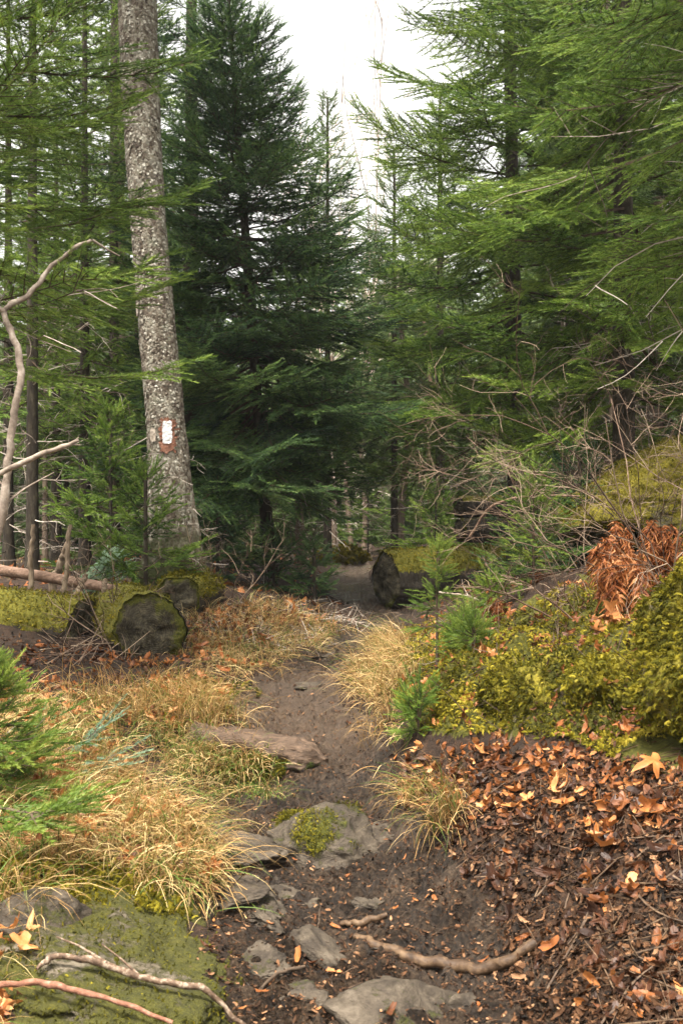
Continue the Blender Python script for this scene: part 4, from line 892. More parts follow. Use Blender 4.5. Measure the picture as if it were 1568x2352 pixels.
GRASSL = [(-500,1640),(60,1620),(250,1600),(430,1560),(540,1480),(640,1432),(760,1432),(850,1440),(865,1470),(780,1480),(700,1490),(620,1545),(545,1600),(505,1660),(470,1690),(320,1700),(250,1760),(330,1830),(430,1890),(480,1990),(500,2040),(380,2050),(250,1990),(-500,1960)]
GRASSR = [(915,1455),(960,1500),(930,1560),(890,1600),(900,1680),(940,1740),(890,1640),(820,1590),(810,1560),(840,1520),(885,1475)]
def grass(name, n, poly, seed, d0, d1, per, Lr, label, green=.12, toward=(-.1, -1), jit=30, test=None, wd=(.0014, .0040), rad=.04, curl=1.0):
    r = np.random.default_rng(seed); x, y, z = sample(n, d0, d1, poly, seed, jit=jit, test=test)
    X = np.repeat(x, per) + r.normal(0, rad, n * per); Yv = np.repeat(y, per) + r.normal(0, rad, n * per); Z = height(X, Yv) - .005
    az0 = np.repeat(np.arctan2(toward[1], toward[0]) + r.normal(0, .8, n), per); az = az0 + r.normal(0, .42, n * per)
    L = r.uniform(*Lr, n * per) * np.repeat(r.uniform(.65, 1.15, n), per); ln = np.abs(r.normal(R(40), R(24), n * per))
    V, q, kv = blades(np.stack([X, Yv, Z], 1), az, ln, L, r.uniform(*wd, n * per), seed + 1, curl=curl)
    tn = np.clip(np.repeat(r.normal(.54, .17, n), per) + r.normal(0, .2, n * per), 0, .8); g = r.random(n * per) < np.repeat(np.clip(r.normal(green, green * .9, n), 0, .8), per); tn[g] = r.uniform(.86, 1, g.sum())
    b = MB(); b.add(V, q, 0, np.repeat(tn, kv)); o = b.build(name, M['straw']); tag(o, label, 'grass', kind='stuff'); return o
off_trail = lambda x, y, px, py, r: (trail_sd(x, y) < .02)
grass('dry_grass', 620, GRASSL, 301, 2.5, 8.6, 32, (.07, .24), 'straw-coloured dead grass covering the left bank', .24, (.45, -1), test=off_trail)
grass('dry_grass', 110, GRASSR, 302, 3.3, 7.6, 24, (.10, .22), 'straw-coloured dead grass along the right trail edge', .12, (-.7, -.8), test=off_trail)
grass('dry_grass', 120, [(380,1690),(480,1720),(640,1750),(620,1790),(500,1790),(400,1790)], 303, 3.9, 5, 20, (.06, .15), 'greener grass below the left bank beside the wooden step', .45, (.3, -1), test=off_trail)
grass('dry_grass', 110, [(430,1400),(640,1380),(740,1430),(560,1480),(440,1520)], 309, 5.6, 8.8, 20, (.08, .2), 'thin straw among the leaves beside the sawn log', .15, (.4, -1), test=off_trail)
grass('dry_grass', 260, None, 304, 8, 20, 16, (.08, .2), 'sparse dead grass on the far forest floor', .2, (0, -1), test=lambda x, y, px, py, r: (trail_sd(x, y) < 0) & (r.random(len(x)) < .5))
def tuft(px, py, d, n, Lr, label, az, green=.2, seed=0, rad=.05, spread=.7, lean=30, elong=(1, 1)):
    r = np.random.default_rng(seed); c = P(px, py, d); c[2] = gz(c[0], c[1])
    X = c[0] + r.normal(0, rad * elong[0], n); Yv = c[1] + r.normal(0, rad * elong[1], n); Z = height(X, Yv) - .006
    a = az + r.normal(0, spread, n); tn = np.clip(r.normal(.52, .16, n), 0, .8); g = r.random(n) < green; tn[g] = r.uniform(.86, 1, g.sum())
    V, q, kv = blades(np.stack([X, Yv, Z], 1) - c, a, np.abs(r.normal(R(lean), R(16), n)), r.uniform(*Lr, n), r.uniform(.0014, .0030, n), seed + 1)
    b = MB(); b.add(V, q, 0, np.repeat(tn, kv)); o = b.build('grass_tuft', M['straw']); o.location = tuple(float(k) for k in c); tag(o, label, 'grass tuft', 'grass tufts beside the trail')
A_ = math.atan2
tuft(1025, 1905, 3.36, 230, (.14, .30), 'large straw and green tuft hanging over the right trail edge beside the mud', A_(-1, -.55), .3, 1, .035, .55, elong=(1, 1.3))
tuft(955, 1805, 3.72, 150, (.12, .24), 'pale tuft on the right trail edge just above the largest tuft', A_(-1, -.6), .25, 2, .04)
tuft(850, 1560, 5.3, 90, (.12, .24), 'straw tuft on the right trail edge level with the flat pale stone', A_(-.8, -1), .15, 3, .06)
tuft(340, 1615, 4.75, 380, (.2, .36), 'big overhanging straw tuft on the left bank below the sawn log', A_(-1, .05), .08, 4, .13, .5, 24, elong=(1.3, .6))
tuft(470, 1600, 4.85, 260, (.16, .30), 'straw tuft sweeping to the trail on the left bank above the step', A_(-.9, .5), .12, 5, .09, .6)
tuft(400, 1900, 3.3, 300, (.14, .28), 'dense straw tuft at the left trail edge opposite the mossy rock', A_(-.7, .8), .14, 6, .09, .6)
tuft(280, 1760, 3.75, 240, (.13, .26), 'straw tuft on the lip of the dark gully left of the step', A_(-.5, .8), .12, 7, .09, .6)
tuft(615, 1775, 4.2, 90, (.09, .16), 'short fresh green tuft under the wooden step', A_(-1, .2), .7, 8, .025, .9)
tuft(500, 1745, 4.25, 130, (.10, .18), 'green-tinged tuft in the gully left of the wooden step', A_(-1, .2), .5, 9, .06, .8)
tuft(30, 2050, 2.6, 150, (.16, .32), 'mixed green and straw tuft at the left edge above the mossy slab', A_(-.6, .7), .3, 10, .06, .7)
tuft(880, 1640, 4.7, 110, (.14, .28), 'straw tuft drooping from the bank onto the trail right of the step', A_(-1, -.5), .05, 11, .05, .5)

# dead leaves: lobed and plain, curled
def leaf_t(kind, curl, seed):
    r = np.random.default_rng(seed); n = 22; th = np.arange(n) / n * 2 * np.pi
    if kind == 'lobed': rr = (.36 + .56 * np.abs(np.cos(2.5 * th)) ** 1.6 * (1 - .25 * np.cos(th))) * r.uniform(.72, 1.12, n); x = rr * np.cos(th); y = rr * np.sin(th)
    else: k_ = r.uniform(.8, 1.12, n); x = .9 * np.cos(th) * k_; y = .40 * np.sin(th) * (1 - .2 * np.cos(th)) * k_
    V = np.concatenate([[[0, 0]], np.stack([x, y], 1) * .5, np.stack([x, y], 1)]) * .5
    c1 = curl * 2.2; u = V[:, 1] * c1; zz = np.where(np.abs(c1) > .1, (1 - np.cos(u)) / c1, 0); yy = np.where(np.abs(c1) > .1, np.sin(u) / c1, V[:, 1])
    z2 = zz + .35 * curl * V[:, 0] ** 2 + .07 * vnoise(np.stack([V[:, 0] * 5 + seed, V[:, 1] * 5, 0 * u], 1), seed)
    W = np.stack([V[:, 0], yy, z2], 1); k = np.arange(n); k2 = (k + 1) % n
    tri = np.stack([np.zeros(n, int), 1 + k, 1 + k2], 1); qd = np.stack([1 + k, 1 + n + k, 1 + n + k2, 1 + k2], 1)
    tri = np.vstack([tri, qd[:, [0, 1, 2]], qd[:, [0, 2, 3]]])
    return W, tri
LT = [leaf_t('lobed', c, 60 + i) for i, c in enumerate((.9, 1.6, 2.4, -1.2))] + [leaf_t('plain', c, 70 + i) for i, c in enumerate((1.2, 2.6, 3.6, -2.0))]
def litter(name, n, poly, seed, d0, d1, size, label, tmean=.6, tvar=.22, types=range(8), jit=40, tilt=.75, up=.012, mat='leaf', test=None, cat='dead leaves', spread=1.4):
    r = np.random.default_rng(seed); x, y, z = sample(n, d0, d1, poly, seed, jit=jit, test=test, spread=spread); N = ground_normal(x, y)
    N = norm(N + r.normal(0, tilt, (n, 3))); N[N[:, 2] < .05, 2] = .05; N = norm(N)
    X = norm(np.cross(r.normal(0, 1, (n, 3)), N)); Yv = np.cross(N, X); O = np.stack([x, y, z + up * r.uniform(-.3, 1.6, n)], 1)
    s = size[0] + (size[1] - size[0]) * r.random(n) ** 1.7 * 1.25; tn = np.clip(r.normal(tmean, tvar, n), 0, 1); pk = r.choice(list(types), n); b = MB(); pk = np.where((pk < 4) & (s < size[0] + .4 * (size[1] - size[0])) & (4 in types), pk + 4, pk)
    for k in types:
        m = pk == k
        if not m.any(): continue
        T, Fc = LT[k]; V, f = inst(T, Fc, O[m], X[m] * s[m][:, None], Yv[m] * s[m][:, None], N[m] * s[m][:, None]); b.add(V, f, 0, np.repeat(tn[m], len(T)))
    o = b.build(name, M[mat]); tag(o, label, cat, kind='stuff'); return o
LEAFR = [(895,1740),(960,1700),(1100,1690),(1300,1705),(1500,1760),(2000,1750),(2000,1960),(1500,1950),(1250,1900),(1100,1870),(1000,1880),(930,1830)]
LEAFR2 = [(1000,1850),(1300,1880),(2000,1900),(2000,2500),(1250,2500),(1230,2230),(1120,2060),(1010,1980)]
litter('fallen_leaves', 700, LEAFR, 401, 2.7, 4.4, (.03, .07), 'orange-brown curled dead leaves strewn below the mossy bank', .5, .27, jit=30, test=off_trail)
litter('fallen_leaves', 90, LEAFR2, 402, 2.0, 3.8, (.03, .08), 'scattered orange-brown dead leaves on the lower right bank', .55, .26, test=off_trail)
litter('fallen_leaves', 800, [(895,1740),(1300,1720),(2000,1780),(2000,2600),(1250,2600),(1240,2240),(1100,2060),(960,1920)], 413, 1.9, 4.4, (.03, .085), 'flattened dark brown decaying leaves layered on the right bank', .13, .13, tilt=.35, up=.006, test=off_trail)
litter('fallen_leaves', 560, [(430,1410),(560,1385),(700,1390),(740,1430),(620,1450),(560,1480),(450,1510)], 403, 5.6, 8.8, (.04, .10), 'rust-coloured dead leaves beside the sawn log on the left', .40, .22, types=(4, 5, 6, 7), test=off_trail)
litter('fallen_leaves', 380, [(-300,1500),(250,1490),(440,1515),(440,1570),(200,1600),(-300,1640)], 404, 4.4, 6.6, (.04, .085), 'brown dead leaves in front of the sawn log', .40, .22, test=off_trail)
litter('fallen_leaves', 1000, GRASSL, 405, 2.5, 6, (.03, .085), 'dead leaves caught in the straw on the left bank', .62, .2, test=off_trail, up=.045)
litter('fallen_leaves', 900, MOSSPOLY, 406, 3.3, 7, (.03, .07), 'rust-coloured dead leaves lying on the moss bank', .55, .2, up=.03)
litter('fallen_leaves', 1500, None, 407, 6.5, 16, (.05, .11), 'dead leaves over the farther forest floor', .45, .22, test=lambda x, y, px, py, r: trail_sd(x, y) < -.1, spread=1.3)
litter('fallen_leaves', 260, [(-200,2150),(110,2140),(140,2250),(70,2320),(-200,2500)], 408, 1.9, 2.8, (.03, .075), 'pale orange dead leaves piled at the left edge of the mossy slab', .66, .22)
litter('fallen_leaves', 60, [(480,2352),(480,1880),(900,1880),(1000,2050),(1150,2200),(1200,2352)], 409, 2.1, 4, (.02, .045), 'few small dead leaves trodden into the trail', .55, .2, types=(4, 5, 6, 7), tilt=.2)
litter('forest_debris', 22000, [(350,1500),(560,1400),(900,1400),(960,1500),(920,1700),(960,1900),(1300,2100),(1400,2600),(300,2600),(500,2100),(380,1900)], 410, 1.7, 8, (.004, .020), 'small wet bark chips and crumbs trodden into the trail', .40, .34, types=(4, 5, 7), tilt=.35, up=.004, mat='chip', cat='forest debris')
litter('forest_debris', 15000, [(900,1740),(1300,1720),(2000,1780),(2000,2600),(1200,2600),(1100,2050),(930,1850)], 411, 1.9, 4.4, (.006, .034), 'dark rotting leaf crumbs on the right bank', .42, .27, types=(4, 5, 6, 7), tilt=.55, up=.006, mat='chip', cat='forest debris')
litter('forest_debris', 4500, MOSSPOLY, 414, 3.2, 6.5, (.008, .03), 'brown crumbs and needles caught in the moss bank', .5, .25, types=(4, 5, 6, 7), tilt=.8, up=.022, mat='chip', cat='forest debris')
litter('forest_debris', 4000, [(-300,1480),(560,1400),(700,1400),(560,1600),(330,1800),(480,2000),(-300,2100)], 412, 2.4, 8, (.015, .04), 'dark leaf crumbs between the straw', .5, .24, types=(4, 5, 6), tilt=.5, mat='chip', cat='forest debris')
side_ = lambda x, y, px, py, r: (np.abs(px - CX) > 860) & (trail_sd(x, y) < -.1)
litter('fallen_leaves', 3200, None, 415, 1.2, 8, (.03, .09), 'dead leaves over the forest floor on both outer sides', .42, .24, test=side_, spread=2.6)
litter('forest_debris', 6000, None, 416, 1.2, 8, (.008, .035), 'dark crumbs over the forest floor on both outer sides', .45, .27, types=(4, 5, 6), test=side_, spread=2.6, mat='chip', cat='forest debris', up=.006)
grass('dry_grass', 320, None, 310, 1.5, 9, 20, (.08, .22), 'loose straw on the outer forest floor to the sides', .2, (0, -1), test=lambda x, y, px, py, r: (px < -60) & (r.random(len(x)) < .7))
# a few single leaves that stand out
def big_leaf(px, py, d, size, kind, tint, label, tilt=(20, 15, 30), up=.02):
    T, Fc = LT[kind]; c = P(px, py, d); c[2] = gz(c[0], c[1]) + up; b = MB()
    T2 = (T * size) @ np.array(Matrix.Rotation(R(tilt[2]), 3, 'Z') @ Matrix.Rotation(R(tilt[1]), 3, 'Y') @ Matrix.Rotation(R(tilt[0]), 3, 'X')).T
    b.add(T2, Fc, 0, tint); o = b.build('dead_leaf', M['leaf'], smooth=True); o.location = tuple(float(k) for k in c); tag(o, label, 'leaf', 'single dead leaves')
big_leaf(1405, 1635, 3.85, .15, 1, .82, 'large pale curled leaf lodged in the moss left of the edge boulder', (55, 10, 40), .05)
big_leaf(1370, 1640, 3.85, .11, 2, .76, 'narrow folded leaf just left of the large pale leaf in the moss', (40, -20, 120), .04)
big_leaf(1400, 1745, 3.5, .095, 0, .9, 'palest orange leaf at the top of the leaf bank, below the mossy ledge', (-12, 10, 20), .03)
big_leaf(1380, 2120, 2.7, .12, 1, .66, 'orange folded leaf lying alone low on the right bank', (20, 20, 70), .03)
big_leaf(1490, 2060, 2.75, .10, 2, .7, 'curled orange leaf standing on edge low on the right bank', (60, 10, 10), .03)
big_leaf(1500, 1930, 2.95, .13, 3, .72, 'orange leaf arched over dark debris near the right edge', (30, -15, 60), .04)
big_leaf(60, 2235, 2.36, .10, 0, .92, 'big pale orange leaf at the left edge of the mossy slab', (20, 20, 50), .05)
big_leaf(30, 2180, 2.42, .09, 1, .78, 'brown leaf behind the big pale leaf at the left edge', (-25, 10, 100), .05)
big_leaf(802, 1655, 4.95, .05, 5, .38, 'single dark red leaf lying on the bare trail by the step', (10, 10, 40), .012)

# twig litter
def twig_litter(name, n, poly, seed, d0, d1, Lr, r0, mat, label, up=.008, tilt=.12, test=None, jit=40):
    r = np.random.default_rng(seed); x, y, z = sample(n, d0, d1, poly, seed, jit=jit, test=test); N = ground_normal(x, y)
    t = norm(np.cross(norm(r.normal(0, 1, (n, 3))), N)); t = norm(t + N * np.abs(r.normal(0, tilt, n))[:, None]); L = r.uniform(*Lr, n)[:, None]
    s = np.linspace(-.5, .5, 5); bend = norm(np.cross(t, N)) * r.normal(0, .18, (n, 1)) + N * r.normal(.05, .1, (n, 1))
    O = np.stack([x, y, z + up], 1); PT = O[:, None] + t[:, None] * (L[:, None] * s[None, :, None]) - bend[:, None] * (L[:, None] * (s[None, :, None] ** 2))
    V, q = tubes(PT, np.repeat((r.uniform(.5, 1.3, n) * r0)[:, None], 5, 1) * np.linspace(1, .5, 5)[None], 3)
    b = MB(); b.add(V, q, 0, np.repeat(r.random(n), 15)); o = b.build(name, M[mat]); tag(o, label, 'twig litter', kind='stuff')
twig_litter('twig_litter', 420, [(895,1720),(2000,1700),(2000,2600),(1100,2600),(1100,2050)], 501, 2.0, 4.4, (.05, .22), .0022, 'stick', 'thin brown twigs and stems tangled on the right bank', test=off_trail)
twig_litter('twig_litter', 700, [(350,1500),(900,1400),(960,1900),(1300,2100),(1300,2600),(300,2600),(420,1900)], 502, 1.8, 7, (.02, .06), .0010, 'stick', 'tiny needles and twigs on the trail mud', up=.003, tilt=.03)
twig_litter('twig_litter', 90, [(120,1400),(260,1400),(280,1520),(140,1560)], 503, 5.2, 6.6, (.12, .42), .0026, 'twig_shrub', 'broken twigs heaped between the two left logs', up=.05, tilt=.8)
twig_litter('twig_litter', 420, [(430,1390),(860,1390),(860,1470),(430,1500)], 504, 5.6, 9, (.1, .35), .002, 'twig_pale', 'pale stalks on the bank beside the sawn log', tilt=.3, test=off_trail)
twig_litter('twig_litter', 500, [(940,1420),(2000,1150),(2000,1700),(1100,1700)], 506, 3.5, 9, (.1, .4), .0024, 'twig', 'brown twigs poking from the moss bank', tilt=.5)

twig_litter('dead_straw', 5200, GRASSL, 507, 2.5, 8.6, (.05, .17), .0016, 'straw', 'broken dead straw lying matted on the left bank', up=.012, tilt=.25, test=off_trail)
twig_litter('dead_straw', 700, GRASSR, 508, 3.3, 7.6, (.05, .15), .0016, 'straw', 'broken dead straw lying on the right trail edge', up=.012, tilt=.25, test=off_trail)
# feather moss
def moss_t(seed):
    """a small feathery moss shoot along +X, tip nodding"""
    r = np.random.default_rng(seed); V = []; Fc = []
    for k in range(9):
        x = k / 9; l = .34 * (1 - x * .75) + .05; z = .25 * math.sin(x * 2.6) - .25 * x * x
        for sg in (1, -1):
            i = len(V); a = R(r.uniform(45, 65)); b = np.array([x, 0, z]); d = np.array([math.cos(a) * l, sg * math.sin(a) * l, -.12 * l + r.normal(0, .05)])
            wv = np.array([.07, -.03 * sg, .02]); V += [b - wv, b + d, b + wv * 1.2]; Fc.append((i, i + 1, i + 2))
    return np.array(V), np.array(Fc)
MT = [moss_t(80 + k) for k in range(3)]
def moss_on(name, O, N, seed, size, tm, tv, label, hang=.7, parent=None, loc=None, mat='moss', tn=None):
    r = np.random.default_rng(seed); n = len(O); t = norm(r.normal(0, 1, (n, 3)) + N * .9 + np.array([0, -.25, -hang]) * .6); Yv = norm(np.cross(N + r.normal(0, .3, (n, 3)), t)); Z = np.cross(t, Yv)
    Z = Z * np.sign((Z * N).sum(1))[:, None]; Yv = np.cross(Z, t); s = r.uniform(*size, n)[:, None]; tn = np.clip(r.normal(tm, tv, n) if tn is None else tn + r.normal(0, tv, n), 0, 1); b = MB(); pk = r.integers(0, 3, n)
    for k in range(3):
        m = pk == k; T, Fc = MT[k]; V, f = inst(T, Fc, O[m], t[m] * s[m], Yv[m] * s[m], Z[m] * s[m]); b.add(V, f, 0, np.repeat(tn[m], len(T)))
    o = b.build(name, M[mat], parent=parent, loc=loc); return o
_n = 76000; _x, _y, _z = sample(_n, 3.2, 7.5, MOSSPOLY, 601, spread=1.45, jit=30)
_q = np.stack([_x, _y, _z], 1); _N = ground_normal(_x, _y); _cl = fbm(_q * 9, 2, 71)
tag(moss_on('moss_carpet', _q + _N * (.006 + .022 * np.clip(_cl, 0, 1))[:, None], _N, 601, (.005, .021), .5, .17, '', .9, tn=.50 + .26 * _cl + .34 * fbm(_q * 2.5, 2, 72)), 'yellow-green feather moss cloaking the bank right of the trail', 'moss', kind='stuff')
_n = 5000; _x, _y, _z = sample(_n, 2.5, 6, GRASSL, 604, test=lambda x, y, px, py, r: fbm(np.stack([x * 3, y * 3, 0 * x], 1), 2, 91) > .12); _q = np.stack([_x, _y, _z], 1); _N = ground_normal(_x, _y)
tag(moss_on('moss_carpet', _q + _N * .012, _N, 605, (.012, .032), .4, .18, '', .2), 'patches of green moss showing between the straw on the left bank', 'moss', kind='stuff')
_n = 4500; _x, _y, _z = sample(_n, 2.2, 3.2, [(-300,1960),(150,1950),(330,2000),(420,2070),(440,2120),(300,2100),(-300,2070)], 602, jit=14); _q = np.stack([_x, _y, _z], 1); _N = ground_normal(_x, _y)
tag(moss_on('moss_carpet', _q + _N * .01, _N, 602, (.010, .026), .52, .2, '', .2), 'bright moss rim along the top edge of the mossy slab', 'moss', kind='stuff')
_n = 3000; _x, _y, _z = sample(_n, 3.7, 5.0, [(480,1690),(640,1735),(700,1740),(660,1790),(560,1800),(420,1760)], 603, jit=14); _q = np.stack([_x, _y, _z], 1); _N = ground_normal(_x, _y)
tag(moss_on('moss_carpet', _q + _N * .01, _N, 603, (.012, .028), .3, .15, '', .2), 'dark green moss under the lip of the wooden step', 'moss', kind='stuff')
_SW, _nr, _mo = SLAB[1], SLAB[2], SLAB[3]; _r = np.random.default_rng(64); _ok = np.where((_mo > .45) & (_nr[:, 2] > .2))[0]; _k = _r.choice(_ok, 9000)
_e = moss_on('moss_clumps', _SW[_k] + _r.normal(0, .004, (9000, 3)), _nr[_k], 64, (.004, .012), .3, .16, '', .1, parent=SLAB[0]); _e.location = tuple(-c for c in SLAB[0].location)
SHADE_LEDGE = []  # stones added to the bank for the shade under their overhang
for (px, py), d, rad, seed, lab in [((1075,1625),4.12,(.13,.13,.12),51,'moss-draped stone added for overhang shade at the trail end of the mossy ledge'),((1175,1610),3.93,(.15,.13,.13),52,'moss-draped stone added for overhang shade in the mossy ledge, second from the trail'),((1285,1612),3.72,(.16,.13,.14),53,'moss-draped stone added for overhang shade, middle of the mossy ledge above the leaf bank'),((1385,1600),3.55,(.13,.12,.13),54,'moss-draped stone added for overhang shade in the ledge nearest the edge boulder')]:
    p_ = P(px, py, d); p_[1] += .03; SHADE_LEDGE.append(rock('rock', p_, rad, (0, 0, seed * 20), seed, lab, mat='boulder', rough=.2, mossy=.8 if seed < 55 else .45, cuts=7, sub=5, cat='rock', mossdir=(-.1, -.5, .9)))
def rock_moss(R_, n, seed, size, tm, thr=.5, hang=.6):
    o, W, nr, mo = R_; r = np.random.default_rng(seed); ok = np.where((mo > thr) & (W[:, 1] < o.location.y + .35))[0]; k = r.choice(ok, n)
    jit = r.normal(0, .008, (n, 3)); e = moss_on('moss_clumps', W[k] + jit, nr[k], seed, size, tm, .16, '', hang, parent=o, loc=None, tn=tm + .26 * fbm(W[k] * 7, 3, seed))
    e.location = tuple(-c for c in o.location); return e
rock_moss(EDGE, 9000, 611, (.007, .028), .38, .42, 1.0)
for _i, _L in enumerate(SHADE_LEDGE[:4]): rock_moss(_L, 4200, 620 + _i, (.006, .024), .46, .3, 1.1)
rock_moss(MID, 3000, 631, (.004, .011), .28, .48, .3)
rock_moss(BIG, 9000, 612, (.006, .022), .5, .55, .4)
rock_moss(MOUND, 1600, 613, (.04, .09), .62, .4)
for (e, V, D, mo), n, thr, sz, tm in zip(LOGS, (2600, 7000, 3600, 3600, 300, 150), (.5, .45, .45, .5, .5, .5), ((.007, .02),) + ((.008, .024),) * 2 + ((.012, .03),) * 3, (.5, .6, .45, .62, .4, .3)):
    r = np.random.default_rng(n); ok = np.where(mo > thr)[0]; k = r.choice(ok, n); m = moss_on('moss_clumps', V[k] + r.normal(0, .01, (n, 3)), D[k], n, sz, tm, .16, '', .5, parent=e, tn=tm - .06 + .26 * fbm(V[k] * 8, 3, n)); m.location = tuple(-c for c in e.location)
# hanging yellow beard on the hollow log end
# ------------------------------------------------------------------ rusty ferns
def fern(px, py, d, n, L, label, seed, h=.32, az=None, tm=.5, fall=1.0):
    r = np.random.default_rng(seed); c = P(px, py, d); g = gz(c[0], c[1]); e_ = np.array([c[0], c[1], g]); b = MB()
    top = c[2] - g
    for i in range(n):
        a = r.uniform(0, 6.28) if az is None else az + r.normal(0, .7); l = L * r.uniform(.7, 1.15); rise = max(.05, top * r.uniform(.75, 1.05)); t = np.linspace(0, 1, 30)
        reach = l * r.uniform(.08, .26)
        ang = R(15) + t * R(165) * fall
        pz = rise * np.minimum(1, t / .35) ** .8 - np.maximum(0, t - .35) * l * 1.5 * fall; pr = reach * sstep(0, .55, t)
        p = np.stack([np.cos(a) * pr + .02 * np.sin(t * 9 + i), np.sin(a) * pr + .02 * np.cos(t * 8 + i), pz], 1) + r.normal(0, .03, 3) * np.array([1, 1, 0]); p[:, 2] = np.maximum(p[:, 2], .01)
        V, q = tubes(p[None], np.linspace(.003, .001, 30)[None], 4); b.add(V, q, 0, .35)
        T = norm(np.gradient(p, axis=0)); sd = norm(np.cross(T, [math.cos(a), math.sin(a), .2]))
        tn = np.clip(r.normal(tm, .12), 0, 1)
        for k in np.repeat(np.arange(3, 30), 4):
            w_ = .036 * l / .4 * (1 - ((k - 4) / 26) ** 1.6) + .010
            for sg in (1, -1):
                l2 = w_ * r.uniform(.7, 1.15); u = np.linspace(0, 1, 5); dirn = norm(sd[k] * sg + T[k] * .3 + r.normal(0, .45, 3)); drop = np.array([0, 0, -1.0])
                cc = p[k] + dirn * (u[:, None] * l2) + drop * (u[:, None] ** 1.5 * l2 * .8) + norm(np.cross(dirn, T[k])) * (np.sin(u * 5 + k)[:, None] * l2 * .22)
                ww = norm(T[k] + r.normal(0, .35, 3)) * .0030 * l / .4; wd = (np.array([.7, 1.1, 1.0, .8, .2])[:, None] + .25 * (-1.0) ** np.arange(5)[:, None]) * ww
                Vv = np.concatenate([cc - wd, cc + wd]); f = np.array([[j, j + 1, j + 6, j + 5] for j in range(4)]); b.add(Vv, f, 0, np.clip(tn + r.normal(0, .2), 0, 1))
    o = b.build('dead_fern', M['fern']); o.location = tuple(float(k) for k in e_); tag(o, label, 'fern', 'rusty dead ferns on the right bank')
fern(1372, 1215, 4.4, 4, .46, 'rusty dead fern with one long narrow hanging frond, left side of the fern group', 1, az=-1.6, tm=.58)
fern(1405, 1262, 4.2, 6, .52, 'tall orange dead fern hanging like a cone in front of the fern group', 2, az=-1.5, tm=.72)
fern(1465, 1195, 4.5, 6, .46, 'broad curtain of rusty dead fern under the golden boulder', 3, az=-1.4, tm=.6)
fern(1530, 1205, 4.45, 4, .44, 'rusty dead fern cut by the right edge under the boulder', 4, az=-1.7, tm=.55)
fern(1250, 1335, 5.3, 6, .22, 'small crumpled rusty fern right of the taller sapling foot', 5, tm=.45, fall=.6)
fern(1330, 1345, 4.9, 6, .22, 'small bright orange fern clump lying on the moss beneath the fern group', 6, tm=.65, fall=.6)
fern(1160, 1375, 5.1, 5, .2, 'crumpled rusty fern left of the taller sapling foot', 7, tm=.45, fall=.6)

# ------------------------------------------------------------------ saplings and sprigs
def sapling(px, py, d, top, rm, label, seed, whorls, mat='needle_fresh', lean=(0, 0), h0=.1, kind='fine', tb=.5, nper=(3, 6), dead=4, lo=5, hi=45):
    r = np.random.default_rng(seed); c = P(px, py, d); c[2] = gz(c[0], c[1]); H = (py - top) / F * d
    e = empty('fir_sapling', c, label, 'sapling', 'fir saplings on the banks'); ax = lambda h: np.array([lean[0] * h / H, lean[1] * h / H, h])
    trunk_mb(H, .004 + .008 * H, seed, ax, 6, 12, .2, .002).build('trunk', M['twig'], e, smooth=True); sp = []
    for k in range(whorls):
        u = (k + .4) / whorls; h = h0 * H + (1 - h0) * H * u
        for j in range(r.integers(*nper)):
            sp.append((ax(h + r.normal(0, .012)), r.random() * 6.28, R(lo + (hi - lo) * u + r.normal(0, 9)), max(.06, rm * (1 - u) ** .7 * r.uniform(.6, 1.1)), r.normal(0, .2)))
    sp.append((ax(H - .09), 0, R(88), .10, 0)); sp.append((ax(H * .86), 1, R(80), .09, 0))
    b = MB(); crown(b, sp, kind, r, tb); b.build('crown', [M[mat], M['twig']], e)
    if dead and H > .25: dead_twigs(r, dead, .03, H * .5, .08, .2, .002, axis=ax).build('dead_branches', M['twig_pale'], e)
    return e
sapling(1003, 1530, 4.75, 1240, .125, 'thin young fir sapling with sparse whorls standing before the right mossy log', 701, 5, h0=.35, nper=(3, 4))
sapling(1224, 1420, 5.2, 1150, .24, 'fresh green fir sapling with flat tiers left of the rusty ferns', 702, 7, h0=.12)
sapling(1125, 1440, 5.2, 1360, .15, 'low wide fir seedling between the two taller saplings', 703, 4, h0=.15)
sapling(960, 1690, 4.1, 1600, .07, 'tiny dark seedling at the foot of the moss bank beside the trail', 704, 4, mat='needle')
sapling(1060, 1500, 4.7, 1440, .11, 'small fir seedling in the moss right of the thin sapling', 705, 4, mat='needle')
sapling(1085, 1560, 4.5, 1490, .12, 'little seedling low on the moss bank below the thin sapling', 707, 4)
e_ = sapling(-40, 1700, 3.25, 1370, .30, 'bright near fir sapling cut off by the left edge below the logs', 706, 9, h0=.15, nper=(5, 7), kind='near', lo=-5)
def sprig(pts, label, seed, mat, L, az, pitch, kind='near', n=3, name='fir_branch', cat='fir branch', tb=.5):
    r = np.random.default_rng(seed); c = np.array(pts); e = empty(name, c, label, cat); sp = [(np.array([0, 0, 0]) + r.normal(0, .02, 3), az + r.normal(0, .35), R(pitch + r.normal(0, 12)), L * r.uniform(.7, 1.1), r.normal(0, .3)) for k in range(n)]
    b = MB(); crown(b, sp, kind, r, tb); b.build('foliage', [M[mat], M['twig']], e)
sprig(P(-70, 1870, 2.75), 'drooping green fir branch poking in from the left edge over the straw', 721, 'needle_fresh', .30, .15, 12, n=4)
sprig(gp(150, 1345, 7.3, .05), 'pale blue-green fir sprig lying behind the barkless pole', 722, 'sprig', .42, .3, 28, 'mid', 5, 'pale_sprig', 'fir sprig', .6)
sprig(gp(150, 1690, 3.9, .02), 'dull blue-green fir twig lying in the straw on the left bank', 723, 'sprig', .22, -.5, 6, 'fine', 3, 'pale_sprig', 'fir sprig', .2)

